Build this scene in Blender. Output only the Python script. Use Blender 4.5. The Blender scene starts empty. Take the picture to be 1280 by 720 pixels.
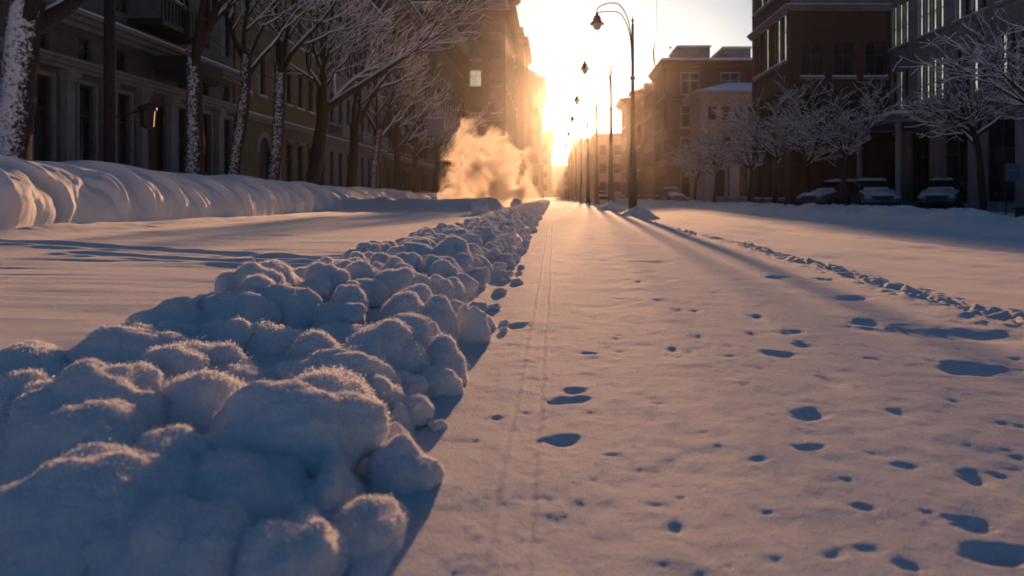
import bpy, math, random
import numpy as np
from mathutils import Vector, Matrix
R = math.radians
random.seed(7)
C = bpy.context.scene.collection
F = 924.0; VX, VY = 692.0, 245.0; CH = 0.75      # focal length in photo pixels, vanishing point, camera height

# ------------------------------------------------------------------ object helpers
def tag(o, label=None, cat=None, group=None, kind=None):
    if label: o['label'] = label
    if cat: o['category'] = cat
    if group: o['group'] = group
    if kind: o['kind'] = kind
    return o

def empty(name, loc=(0, 0, 0), rz=0.0):
    o = bpy.data.objects.new(name, None); C.objects.link(o)
    o.location = loc; o.rotation_euler = (0, 0, rz); o.empty_display_size = 0.2
    return o

def mesh_np(name, V, Fq, smooth=True):
    V = np.asarray(V, dtype=np.float32)
    me = bpy.data.meshes.new(name)
    Fq = np.asarray(Fq, dtype=np.int32)
    n = Fq.shape[1]
    me.vertices.add(len(V)); me.vertices.foreach_set('co', V.ravel())
    me.loops.add(Fq.size); me.loops.foreach_set('vertex_index', Fq.ravel())
    me.polygons.add(len(Fq)); me.polygons.foreach_set('loop_start', np.arange(len(Fq), dtype=np.int32) * n)
    if smooth: me.polygons.foreach_set('use_smooth', np.ones(len(Fq), dtype=bool))
    me.update(calc_edges=True)
    return me

def link(name, me, mat=None, parent=None, loc=None):
    o = bpy.data.objects.new(name, me); C.objects.link(o)
    if mat is not None and not me.materials: me.materials.append(mat)
    if parent is not None: o.parent = parent
    if loc is not None: o.location = loc
    return o

class MB:
    """collects boxes, tubes and lathes; build() links them as one mesh object"""
    def __init__(s): s.v = []; s.f = []
    def add(s, vs, fs):
        b = len(s.v); s.v += [tuple(p) for p in vs]; s.f += [tuple(i + b for i in f) for f in fs]; return s
    def box(s, x0, x1, y0, y1, z0, z1):
        return s.add([(x0,y0,z0),(x1,y0,z0),(x1,y1,z0),(x0,y1,z0),(x0,y0,z1),(x1,y0,z1),(x1,y1,z1),(x0,y1,z1)],
                     [(0,3,2,1),(4,5,6,7),(0,1,5,4),(1,2,6,5),(2,3,7,6),(3,0,4,7)])
    def tube(s, pts, rad, n=8, cap=True):
        pts = [Vector(p) for p in pts]
        if not isinstance(rad, (list, tuple)): rad = [rad] * len(pts)
        vs = []; fs = []
        for i, p in enumerate(pts):
            a = pts[max(i-1, 0)]; b = pts[min(i+1, len(pts)-1)]
            t = (b - a).normalized() if (b - a).length > 1e-9 else Vector((0, 0, 1))
            ref = Vector((0, 1, 0)) if abs(t.y) < 0.9 else Vector((1, 0, 0))
            u = t.cross(ref).normalized(); w = t.cross(u)
            for k in range(n):
                a_ = 2 * math.pi * k / n
                vs.append(p + (u * math.cos(a_) + w * math.sin(a_)) * rad[i])
        for i in range(len(pts)-1):
            for k in range(n):
                k2 = (k+1) % n
                fs.append((i*n+k, i*n+k2, (i+1)*n+k2, (i+1)*n+k))
        if cap:
            fs.append(tuple(range(n))[::-1]); fs.append(tuple((len(pts)-1)*n + k for k in range(n)))
        return s.add(vs, fs)
    def lathe(s, prof, cx=0, cy=0, cz=0, n=16):
        vs = []; fs = []
        for r, z in prof:
            for k in range(n):
                a = 2*math.pi*k/n; vs.append((cx + r*math.cos(a), cy + r*math.sin(a), cz + z))
        for i in range(len(prof)-1):
            for k in range(n):
                k2 = (k+1) % n; fs.append((i*n+k, i*n+k2, (i+1)*n+k2, (i+1)*n+k))
        return s.add(vs, fs)
    def mesh(s, name, smooth=False):
        me = bpy.data.meshes.new(name); me.from_pydata(s.v, [], s.f); me.update()
        if smooth: me.polygons.foreach_set('use_smooth', [True]*len(me.polygons))
        return me
    def build(s, name, mat, parent=None, smooth=False, bevel=0):
        o = link(name, s.mesh(name, smooth), mat, parent)
        if bevel:
            m = o.modifiers.new('bevel', 'BEVEL'); m.width = bevel; m.segments = 2; m.limit_method = 'ANGLE'
        return o

# ------------------------------------------------------------------ numpy noise
def _hash(ix, iy, iz, seed):
    h = (ix.astype(np.int64)*374761393 + iy.astype(np.int64)*668265263 + iz.astype(np.int64)*2147483647 + seed*1274126177) & 0xffffffff
    h = ((h ^ (h >> 13)) * 1274126177) & 0xffffffff
    h = (h ^ (h >> 16)) & 0xffffffff
    h = (h * 2246822519) & 0xffffffff
    return ((h >> 8) & 0xffff).astype(np.float32) / 32767.5 - 1.0
def vnoise(x, y, z=None, seed=0):
    x = np.asarray(x, dtype=np.float64); y = np.asarray(y, dtype=np.float64)
    z = np.zeros_like(x) if z is None else np.asarray(z, dtype=np.float64)
    ix = np.floor(x).astype(np.int64); iy = np.floor(y).astype(np.int64); iz = np.floor(z).astype(np.int64)
    fx = x-ix; fy = y-iy; fz = z-iz
    fx = fx*fx*fx*(fx*(fx*6-15)+10); fy = fy*fy*fy*(fy*(fy*6-15)+10); fz = fz*fz*fz*(fz*(fz*6-15)+10)
    def h(a, b, c): return _hash(ix+a, iy+b, iz+c, seed)
    r0 = (h(0,0,0)*(1-fx)+h(1,0,0)*fx)*(1-fy) + (h(0,1,0)*(1-fx)+h(1,1,0)*fx)*fy
    if not np.any(fz): return r0
    r1 = (h(0,0,1)*(1-fx)+h(1,0,1)*fx)*(1-fy) + (h(0,1,1)*(1-fx)+h(1,1,1)*fx)*fy
    return r0*(1-fz) + r1*fz
def fbm(x, y, z=None, octv=4, seed=0, gain=0.5):
    a = 1.0; t = 0; s = 0; zz = z
    for i in range(octv):
        t = t + a*vnoise(x, y, zz, seed+i*17); s += a
        x = x*2.03+5.1; y = y*2.03+1.7; zz = None if zz is None else zz*2.03+3.3; a *= gain
    return t/s
def sstep(a, b, x):
    t = np.clip((x-a)/(b-a), 0, 1); return t*t*(3-2*t)

# ------------------------------------------------------------------ materials
def mat_new(name):
    m = bpy.data.materials.new(name); m.use_nodes = True
    nt = m.node_tree; b = nt.nodes['Principled BSDF']; return m, nt, b
def N(nt, typ, **kw):
    n = nt.nodes.new(typ)
    for k, v in kw.items():
        if k in n.inputs: n.inputs[k].default_value = v
        else: setattr(n, k, v)
    return n
def ramp(nt, fac, stops):
    n = nt.nodes.new('ShaderNodeValToRGB'); nt.links.new(fac, n.inputs[0])
    els = n.color_ramp.elements
    while len(els) < len(stops): els.new(0.5)
    for e, (p, c) in zip(els, stops): e.position = p; e.color = (*c, 1) if len(c) == 3 else c
    return n

def snow_mat(name, grain=1.0, sss=0.0, rough=0.6, grain_scale=170.0, col=(0.86, 0.88, 0.92), spec=0.35, mid=1.0, sheen=0.3, gd=1.0):
    m, nt, b = mat_new(name)
    tc = N(nt, 'ShaderNodeTexCoord')
    geo = N(nt, 'ShaderNodeNewGeometry')
    n1 = N(nt, 'ShaderNodeTexNoise', Scale=grain_scale, Detail=3.0, Roughness=0.65)
    n2 = N(nt, 'ShaderNodeTexNoise', Scale=34.0, Detail=5.0, Roughness=0.68)
    n3 = N(nt, 'ShaderNodeTexNoise', Scale=1.3, Detail=4.0, Roughness=0.6)
    for n in (n1, n2, n3): nt.links.new(geo.outputs['Position'], n.inputs['Vector'])
    bp1 = N(nt, 'ShaderNodeBump', Strength=0.6*grain, Distance=0.006*gd)
    bp2 = N(nt, 'ShaderNodeBump', Strength=0.35*mid, Distance=0.014)
    nt.links.new(n2.outputs['Fac'], bp2.inputs['Height'])
    nt.links.new(n1.outputs['Fac'], bp1.inputs['Height']); nt.links.new(bp2.outputs['Normal'], bp1.inputs['Normal'])
    nt.links.new(bp1.outputs['Normal'], b.inputs['Normal'])
    r = ramp(nt, n3.outputs['Fac'], [(0.3, tuple(c*0.93 for c in col)), (0.7, col)])
    nt.links.new(r.outputs['Color'], b.inputs['Base Color'])
    b.inputs['Roughness'].default_value = rough
    b.inputs['Specular IOR Level'].default_value = spec
    b.inputs['Sheen Weight'].default_value = sheen; b.inputs['Sheen Roughness'].default_value = 0.35
    if sss:
        b.inputs['Subsurface Weight'].default_value = sss
        b.inputs['Subsurface Radius'].default_value = (0.05, 0.035, 0.025)
        b.inputs['Subsurface Scale'].default_value = 0.8
    return m

def stone_mat(name, col, var=0.25, scale=1.5, rough=0.85, brick=None, bump=0.3):
    m, nt, b = mat_new(name)
    geo = N(nt, 'ShaderNodeNewGeometry')
    n1 = N(nt, 'ShaderNodeTexNoise', Scale=scale, Detail=6.0, Roughness=0.65)
    nt.links.new(geo.outputs['Position'], n1.inputs['Vector'])
    r = ramp(nt, n1.outputs['Fac'], [(0.3, tuple(c*(1-var) for c in col)), (0.7, tuple(min(1, c*(1+var*0.5)) for c in col))])
    out = r.outputs['Color']; hgt = n1.outputs['Fac']
    if brick:
        sep = N(nt, 'ShaderNodeSeparateXYZ'); nt.links.new(geo.outputs['Position'], sep.inputs[0])
        ad = N(nt, 'ShaderNodeMath', operation='ADD'); nt.links.new(sep.outputs[0], ad.inputs[0]); nt.links.new(sep.outputs[1], ad.inputs[1])
        cb = N(nt, 'ShaderNodeCombineXYZ'); nt.links.new(ad.outputs[0], cb.inputs[0]); nt.links.new(sep.outputs[2], cb.inputs[1])
        br = N(nt, 'ShaderNodeTexBrick', Scale=brick[0]); br.inputs['Mortar Size'].default_value = brick[1]
        br.inputs['Brick Width'].default_value = brick[2]; br.inputs['Row Height'].default_value = brick[3]
        br.inputs['Color1'].default_value = (1, 1, 1, 1); br.inputs['Color2'].default_value = (0.72, 0.7, 0.7, 1); br.inputs['Mortar'].default_value = (0.45, 0.45, 0.45, 1)
        nt.links.new(cb.outputs[0], br.inputs['Vector'])
        mx = N(nt, 'ShaderNodeMix', data_type='RGBA', blend_type='MULTIPLY'); mx.inputs['Factor'].default_value = 0.85
        nt.links.new(out, mx.inputs[6]); nt.links.new(br.outputs['Color'], mx.inputs[7]); out = mx.outputs[2]
    nt.links.new(out, b.inputs['Base Color'])
    bp = N(nt, 'ShaderNodeBump', Strength=bump, Distance=0.03)
    nt.links.new(hgt, bp.inputs['Height']); nt.links.new(bp.outputs['Normal'], b.inputs['Normal'])
    b.inputs['Roughness'].default_value = rough
    return m

def plain_mat(name, col, rough=0.5, metal=0.0, var=0.15, scale=8.0):
    m, nt, b = mat_new(name)
    tc = N(nt, 'ShaderNodeTexCoord')
    n1 = N(nt, 'ShaderNodeTexNoise', Scale=scale, Detail=4.0)
    nt.links.new(tc.outputs['Object'], n1.inputs['Vector'])
    r = ramp(nt, n1.outputs['Fac'], [(0.3, tuple(c*(1-var) for c in col)), (0.7, tuple(min(1, c*(1+var)) for c in col))])
    nt.links.new(r.outputs['Color'], b.inputs['Base Color'])
    b.inputs['Roughness'].default_value = rough; b.inputs['Metallic'].default_value = metal
    return m

def lit_mat(name, col, st):
    m, nt, b = mat_new(name)
    geo = N(nt, 'ShaderNodeNewGeometry')
    n1 = N(nt, 'ShaderNodeTexNoise', Scale=1.7, Detail=2.0); nt.links.new(geo.outputs['Position'], n1.inputs['Vector'])
    r = ramp(nt, n1.outputs['Fac'], [(0.35, tuple(c*0.55 for c in col)), (0.6, col)])
    nt.links.new(r.outputs['Color'], b.inputs['Emission Color']); b.inputs['Emission Strength'].default_value = st
    b.inputs['Base Color'].default_value = (0.1, 0.1, 0.1, 1); b.inputs['Roughness'].default_value = 0.1
    return m

def bark_mat(name, snow_amt=0.0):
    m, nt, b = mat_new(name)
    geo = N(nt, 'ShaderNodeNewGeometry')
    mp = N(nt, 'ShaderNodeMapping'); mp.inputs['Scale'].default_value = (9, 9, 2.2)
    nt.links.new(geo.outputs['Position'], mp.inputs['Vector'])
    n1 = N(nt, 'ShaderNodeTexNoise', Scale=1.4, Detail=5.0, Roughness=0.7); nt.links.new(mp.outputs[0], n1.inputs['Vector'])
    r = ramp(nt, n1.outputs['Fac'], [(0.35, (0.018, 0.015, 0.013)), (0.65, (0.065, 0.05, 0.042))])
    out = r.outputs['Color']
    if snow_amt:
        # wind-plastered snow: on the windward (south-east) side of the trunk, broken up by the bark
        dot = N(nt, 'ShaderNodeVectorMath', operation='DOT_PRODUCT'); nt.links.new(geo.outputs['Normal'], dot.inputs[0])
        dot.inputs[1].default_value = (0.05, -0.95, 0.35)
        n2 = N(nt, 'ShaderNodeTexNoise', Scale=10.0, Detail=6.0, Roughness=0.72); nt.links.new(geo.outputs['Position'], n2.inputs['Vector'])
        ml = N(nt, 'ShaderNodeMath', operation='MULTIPLY_ADD'); nt.links.new(dot.outputs['Value'], ml.inputs[0]); ml.inputs[1].default_value = 0.30; nt.links.new(n2.outputs['Fac'], ml.inputs[2])
        rs = ramp(nt, ml.outputs[0], [(0.70 - snow_amt, (0, 0, 0)), (0.84 - snow_amt, (1, 1, 1))])
        mx = N(nt, 'ShaderNodeMix', data_type='RGBA'); nt.links.new(rs.outputs['Color'], mx.inputs['Factor'])
        nt.links.new(out, mx.inputs[6]); mx.inputs[7].default_value = (0.8, 0.83, 0.9, 1); out = mx.outputs[2]
    nt.links.new(out, b.inputs['Base Color'])
    bp = N(nt, 'ShaderNodeBump', Strength=0.8, Distance=0.05); nt.links.new(n1.outputs['Fac'], bp.inputs['Height']); nt.links.new(bp.outputs['Normal'], b.inputs['Normal'])
    b.inputs['Roughness'].default_value = 0.9
    return m

def glass_mat(name, col=(0.018, 0.02, 0.024), rough=0.12):
    m, nt, b = mat_new(name)
    geo = N(nt, 'ShaderNodeNewGeometry')
    n1 = N(nt, 'ShaderNodeTexNoise', Scale=0.9, Detail=2.0); nt.links.new(geo.outputs['Position'], n1.inputs['Vector'])
    r = ramp(nt, n1.outputs['Fac'], [(0.4, col), (0.6, tuple(c*2.2 for c in col))])
    nt.links.new(r.outputs['Color'], b.inputs['Base Color']); b.inputs['Roughness'].default_value = rough
    return m

def frost_mat():
    m = bpy.data.materials.new('snow_crystals'); m.use_nodes = True; nt = m.node_tree; nt.nodes.clear()
    out = nt.nodes.new('ShaderNodeOutputMaterial'); mx = nt.nodes.new('ShaderNodeMixShader'); a = nt.nodes.new('ShaderNodeBsdfDiffuse'); b = nt.nodes.new('ShaderNodeBsdfTranslucent')
    a.inputs[0].default_value = (.97, .97, .97, 1); b.inputs[0].default_value = (.97, .97, .97, 1); mx.inputs[0].default_value = .5
    nt.links.new(a.outputs[0], mx.inputs[1]); nt.links.new(b.outputs[0], mx.inputs[2]); nt.links.new(mx.outputs[0], out.inputs[0]); return m
M = dict(
    frost=frost_mat(),
    ground=snow_mat('ground_snow', grain=1.0, gd=2.0, rough=0.7, mid=1.8, spec=0.5, sheen=1.0, col=(.78, .80, .84)),
    clump=snow_mat('clump_snow', grain=1.0, sss=0.3, rough=0.85, gd=2.6, grain_scale=95, mid=1.3, spec=.2, sheen=1.0),
    bank=snow_mat('bank_snow', grain=1.0, rough=0.65, mid=.8, sheen=.6),
    snow=snow_mat('settled_snow', grain=0.5, rough=0.6, mid=0.4),
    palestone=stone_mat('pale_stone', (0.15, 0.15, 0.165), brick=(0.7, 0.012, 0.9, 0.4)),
    trimstone=stone_mat('trim_stone', (0.25, 0.25, 0.27)),
    yellow=stone_mat('ochre_render', (0.17, 0.145, 0.075)),
    greyren=stone_mat('grey_render', (0.20, 0.20, 0.21)),
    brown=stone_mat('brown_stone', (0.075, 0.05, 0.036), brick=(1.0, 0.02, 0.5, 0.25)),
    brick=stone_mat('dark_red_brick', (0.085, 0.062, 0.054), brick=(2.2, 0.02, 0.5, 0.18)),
    brickb=stone_mat('red_brick', (0.14, 0.085, 0.065), brick=(2.2, 0.02, 0.5, 0.18)),
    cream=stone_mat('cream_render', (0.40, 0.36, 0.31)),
    greystone=stone_mat('grey_stone', (0.27, 0.275, 0.31), brick=(0.7, 0.01, 1.0, 0.45)),
    taupe=stone_mat('taupe_render', (0.28, 0.22, 0.17)),
    darkmetal=plain_mat('dark_metal', (0.02, 0.02, 0.022), 0.6, 0.0),
    lampmetal=plain_mat('lamp_metal', (0.022, 0.019, 0.017), 0.5, 0.2),
    frame=plain_mat('window_frame', (0.06, 0.055, 0.055), 0.6),
    paleframe=plain_mat('pale_frame', (0.4, 0.38, 0.36), 0.6),
    glass=glass_mat('window_glass'),
    lit=lit_mat('lit_window', (1.0, 0.80, 0.42), 0.62),
    litgold=lit_mat('lit_window_gold', (1.0, 0.72, 0.32), 0.5),
    bark=bark_mat('bark'), barksnow=bark_mat('bark_with_snow', -0.02), barkplaster=bark_mat('bark_plastered', 0.07),
    globe=plain_mat('lamp_globe', (0.75, 0.7, 0.58), 0.25),
    carblue=plain_mat('car_paint_blue_grey', (0.15, 0.17, 0.22), 0.25, 0.4, 0.05),
    cardark=plain_mat('car_paint_dark', (0.08, 0.085, 0.1), 0.25, 0.4, 0.05),
    rubber=plain_mat('tyre_rubber', (0.015, 0.015, 0.015), 0.85),
    rim=plain_mat('wheel_rim', (0.25, 0.25, 0.27), 0.35, 0.8),
    headlamp=plain_mat('headlamp_glass', (0.45, 0.47, 0.5), 0.1),
    door=plain_mat('door_wood', (0.02, 0.013, 0.01), 0.5),
    sign=plain_mat('sign_board', (0.22, 0.26, 0.36), 0.45, 0.0, 0.04),
    bluesign=plain_mat('blue_sign_board', (0.10, 0.17, 0.30), 0.4, 0.0, 0.05),
    cable=plain_mat('cable', (0.03, 0.028, 0.02), 0.7),
    fabric=plain_mat('pennant_cloth', (0.16, 0.14, 0.05), 0.8),
    awning=plain_mat('awning_cloth', (0.06, 0.03, 0.045), 0.8),
    bird=plain_mat('bird_plumage', (0.03, 0.03, 0.03), 0.8),
)

# ------------------------------------------------------------------ terrain height
def at(px, py, z=0.0):
    """photo pixel -> point on a horizontal plane at height z"""
    d = (CH - z) * F / (py - VY); return ((px-VX)/F*d, d)

# (px, py, width px, height px, depth scale) of the dents in the snow path
DENTS = [(946,397,24,13,1),(939,418,16,9,.8),(987,416,34,8,.8),(1005,432,28,9,.9),(975,443,46,9,.9),(1040,476,28,20,1.1),
 (1011,517,52,16,1.1),(1010,560,44,11,.8),(1123,517,18,13,.9),(1131,583,36,10,.7),(841,436,20,9,1),(862,440,16,8,.9),(872,422,22,9,.8),
 (903,465,16,6,.7),(912,435,18,6,.6),(720,489,36,7,.8),(708,501,50,7,.9),(704,549,44,17,1.1),(822,505,18,9,.8),(845,661,34,28,1),
 (849,621,18,12,.6),(1042,691,36,20,.8),(1137,706,42,22,1),(1219,597,46,26,1),(1248,593,26,12,.8),(1220,655,58,26,1),(1243,693,84,32,1.1),
 (1080,633,40,14,.7),(909,710,20,12,.6),(1273,571,18,9,.7),(1217,460,92,20,1.4),(1190,417,200,11,1.5),(1082,403,38,9,1),(1067,373,54,6,1),
 (1033,350,32,5,1),(975,347,32,5,1),(823,328,38,5,.9),(889,329,32,5,.9),(808,316,22,4,.6),(645,408,34,8,.9),(622,523,26,8,.5),(602,352,20,5,.6),
 (813,339,20,4,.6),(800,353,18,5,.6),(832,352,18,5,.6),(795,377,18,5,.7),(826,377,20,6,.7),(846,388,18,6,.8),(868,389,16,5,.7),(893,367,20,5,.6),
 (866,410,14,5,.5),(951,461,14,7,.5),(1190,500,26,8,.4),(760,352,12,5,.6),(752,395,14,5,.5),(770,425,16,4,.5),(735,442,30,4,.5),(1108,470,16,6,.4),
 (930,480,20,5,.4),(965,520,16,5,.4),(1060,600,20,8,.5),(880,540,18,6,.4),(790,560,16,6,.4),(1160,640,20,8,.5),(740,600,18,7,.4),(960,640,22,8,.5)]
rg = np.random.RandomState(3)
DW = []
for px, py, w, h, k in DENTS:
    x, y = at(px, py); wx = w/F*y/2*1.08
    y0 = CH*F/(py+h/2-VY); y1 = CH*F/(py-h/2-VY); ry = max((y1-y0)/2, 0.6*wx)
    DW.append((x, y, wx*(.82 if py < 560 else .68), min(ry, 3.0*wx+.05)*(.74 if py < 560 else .6), 0.0105*k*min(1.9, max(0.6, wx/0.045))))
for i in range(210):     # many tiny pits
    y = math.exp(rg.uniform(math.log(1.5), math.log(26))); x = rg.uniform(-0.25, 2.6)
    r = rg.uniform(0.008, 0.03)*(1+0.03*y)
    DW.append((x, y, r*rg.uniform(1, 1.9), r, r*0.12))
for k in (0, 2):       # walking trails far along the path
    xx = (0.5, 1.15, 1.7)[k]
    for j in range(16):
        y = 6.5+j*0.72+rg.uniform(-.12, .12); DW.append((xx+rg.uniform(-.16, .16)+0.012*y, y, 0.055*rg.uniform(.7, 1.3), 0.10*rg.uniform(.7, 1.2), 0.010*rg.uniform(.3, 1)))
def polyline_dist(X, Y, pts):
    best = np.full(X.shape, 1e9); 
    for (ax, ay), (bx, by) in zip(pts[:-1], pts[1:]):
        dx, dy = bx-ax, by-ay; L = dx*dx+dy*dy
        t = np.clip(((X-ax)*dx+(Y-ay)*dy)/L, 0, 1)
        best = np.minimum(best, np.hypot(X-ax-t*dx, Y-ay-t*dy))
    return best
FUR = [[at(-80, 299), at(60, 305), at(180, 311), at(290, 319), at(368, 327)], [at(95, 316), at(200, 324), at(330, 331), at(400, 331)],
       [at(330, 321), at(390, 324), at(440, 322)]]

def bank_lines(Y):
    xb = np.interp(Y, [-5, 12, 20, 30, 41, 60, 95], [-11.9, -11.7, -11.5, -11.2, -10.9, -10.4, -9.9]) + 0.3*fbm(np.asarray(Y)*.33, np.asarray(Y)*0+.5, octv=2, seed=80)
    ht = np.interp(Y, [-5, 12, 17, 22, 28, 38, 50, 65, 95], [1.7, 1.75, 1.72, 1.8, 1.68, 1.42, 1.25, 1.0, 0.9])
    return xb, ht

def H(X, Y, fine=True):
    X = np.asarray(X, dtype=np.float64); Y = np.asarray(Y, dtype=np.float64)
    z = 0.02*fbm(X*0.35, Y*0.2, octv=2, seed=1) * sstep(2, 8, Y)
    near = np.exp(-np.maximum(Y, 0)/9.0)
    # soft surface relief, drawn out across the wind on the left field
    z += (0.0075 + 0.004*sstep(3, 12, Y))*fbm(X*3.2, Y*3.0, octv=3, seed=5)*sstep(-.5, .3, X+.6)
    z += 0.0036*fbm(X*15, Y*13, octv=3, seed=9, gain=.55)*(X > -.6)*(0.25+near)
    lf = sstep(-1.9, -2.4, X)
    z += lf*(0.016*fbm(X*0.7+Y*0.12, Y*2.1+X*0.25, octv=3, seed=11) + 0.03*fbm(X*.25, Y*.5, octv=2, seed=12)*sstep(3, 10, -X))
    z += 0.010*lf*fbm(X*0.5, (Y+0.12*X)*5.0, octv=2, seed=14)
    # packed road right of the plough edge
    rd = sstep(2.85, 3.25, X) * (1-sstep(6.9, 7.6, X))
    z += -0.05*rd + rd*(0.085*fbm(X*0.8+0.05*Y, Y*0.24, octv=3, seed=21) + 0.010*fbm(X*2.5, Y*0.4, octv=2, seed=23))
    # plough edge rubble
    e = 2.87 + 0.10*fbm(Y*0.25, Y*0, octv=2, seed=31) + 0.05*fbm(Y*1.7, Y*0, octv=2, seed=32)
    m = np.exp(-((X-e)/0.24)**2) * sstep(3.0, 5, Y) * (1-sstep(26, 34, Y))
    rub = np.abs(fbm(X*8, Y*4.2, octv=3, seed=33, gain=.6))
    z += m*(0.10*rub - 0.035 + 0.03*np.sign(X-e)*-1*0)
    z += 0.028*np.exp(-((X-e+0.24)/0.10)**2)*sstep(3, 5, Y)
    # two thin sledge grooves and the thin line near the road
    gx = X + 0.012*fbm(Y*1.3, Y*0, octv=3, seed=41)
    for g0, w0, d0 in ((-0.045, 0.0085, 0.0040), (-0.135, 0.0085, 0.0024)):
        lump = 0.55 + 0.45*fbm(Y*16, Y*0, octv=2, seed=43)
        z += -d0*lump*np.exp(-((gx-g0)/w0)**2) + 0.0045*lump*np.exp(-((gx-g0-0.020)/0.010)**2)
    gl = X - (1.98 - 0.012*(Y-4)) + 0.01*fbm(Y*2, Y*0, octv=2, seed=44)
    z += (-0.012*np.exp(-(gl/0.016)**2) + 0.006*np.exp(-((gl+0.035)/0.02)**2))*sstep(3.2, 3.8, Y)*(1-sstep(9, 12, Y))
    # slightly raised middle band on the path
    z += 0.012*np.exp(-((X-2.35)/0.35)**2)*sstep(3, 6, Y)
    if fine:
        for (x, y, rx, ry, dp) in DW:
            if rx < 1e-4: continue
            msk = (np.abs(X-x) < 3*rx) & (np.abs(Y-y) < 3*ry)
            if not msk.any(): continue
            sk = 0.35*np.sin(x*91+y*37)
            ang = (X[msk]-x)/rx; a2 = (Y[msk]-y + sk*(X[msk]-x))/ry
            wob = 1 + 0.6*fbm(X[msk]/rx*1.1, Y[msk]/ry*1.1, octv=2, seed=int(abs(x*1000)) % 999)
            q = (ang*ang + a2*a2)*wob
            hole = -np.exp(-q**1.15*1.1)*1.15
            rim = 0.12*np.exp(-((np.sqrt(q)-1.45)/0.42)**2)*(0.5-0.5*np.tanh(a2))
            z[msk] += dp*(hole+rim)
    # furrows on the left field
    for i, pts in enumerate(FUR):
        dd = polyline_dist(X, Y, pts) if fine else np.full(X.shape, 9.0)
        w = (0.17, 0.11, 0.09)[i]
        tp = 0.65+0.35*fbm(X*.8, Y*.8, octv=2, seed=55)
        z += -0.055*(1 if i == 0 else .7)*tp*np.exp(-(dd/w)**2) + 0.018*np.exp(-((dd-w*1.7)/(w*.6))**2)
    # low heap that carries the clump ridge
    hp = sstep(-0.42, -0.95, X) * (1 - sstep(-1.6, -2.05, X)) * (1-sstep(88, 96, Y))
    z += 0.15*hp*(.3+.7*sstep(1.6, 3.0, Y))
    # swept berm joining the bank to the ridge, far left
    bm = np.exp(-((Y-39-0.5*np.sin(X*1.1))/1.2)**2) * (1-sstep(-3.1, -2.4, X)) * sstep(-13, -11, X)
    z += bm*(0.62 + 0.14*fbm(X*1.3, Y*1.3, octv=3, seed=61))
    # ground rising under the left bank
    xb, ht = bank_lines(Y)
    z += (ht-0.35)*sstep(0.9, 3.0, xb-X)
    for k in range(3):    # drift tongues spilling from the bank
        q = (xb + 0.9 + 0.35*k) ; z += 0.07*np.exp(-((X-q-0.4*np.sin(Y*.9+k*2))/0.35)**2)*(1-sstep(19, 26, Y))*sstep(8, 13, Y)
    # right ploughed bank
    bx = 7.75 + 0.35*fbm(Y*.12, Y*0, octv=2, seed=70)
    pr = sstep(0, 1.5, X-bx)*(1-0.35*sstep(2.3, 4.0, X-bx))
    lum = 0.5+0.5*fbm(X*1.1, Y*0.6, octv=3, seed=71)
    z += pr*(0.14 + 0.36*lum*(1-sstep(1.9, 3.8, X-bx)) + 0.12*np.abs(fbm(X*4.5, Y*3.5, octv=3, seed=73))*(1-sstep(2, 4, X-bx)))
    z += 0.035*np.abs(fbm(X*6, Y*4, octv=2, seed=75))*np.exp(-((X-bx+0.1)/0.3)**2)
    return z

def make_ground():
    xs = np.concatenate([-np.geomspace(12.6, 900, 46)[::-1], np.arange(-12.4, -2.3, 0.07), np.arange(-2.3, -0.25, 0.02),
                         np.arange(-0.25, 0.08, 0.006), np.arange(0.08, 2.0, 0.011), np.arange(2.0, 3.3, 0.013), np.arange(3.3, 11.6, 0.055), np.geomspace(11.7, 900, 52)])
    ys = np.concatenate([-np.geomspace(1, 300, 12)[::-1], np.linspace(-0.8, 0.7, 18), np.geomspace(0.72, 60, 860), np.geomspace(60.8, 1100, 70)])
    X, Y = np.meshgrid(xs, ys)
    Z = H(X, Y)
    V = np.stack([X, Y, Z], -1).reshape(-1, 3)
    nx, ny = len(xs), len(ys)
    i = np.arange(nx-1); j = np.arange(ny-1); I, J = np.meshgrid(i, j); a = (J*nx+I).ravel()
    o = link('snow_ground', mesh_np('snow_ground', V, np.stack([a, a+1, a+1+nx, a+nx], -1)), M['ground'])
    tag(o, 'snow-covered street with trodden path and packed roadway running to the horizon', None, None, 'structure')
make_ground()
def hz(x, y): return float(H(np.array([[x]]), np.array([[y]]), fine=False)[0, 0])

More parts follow.
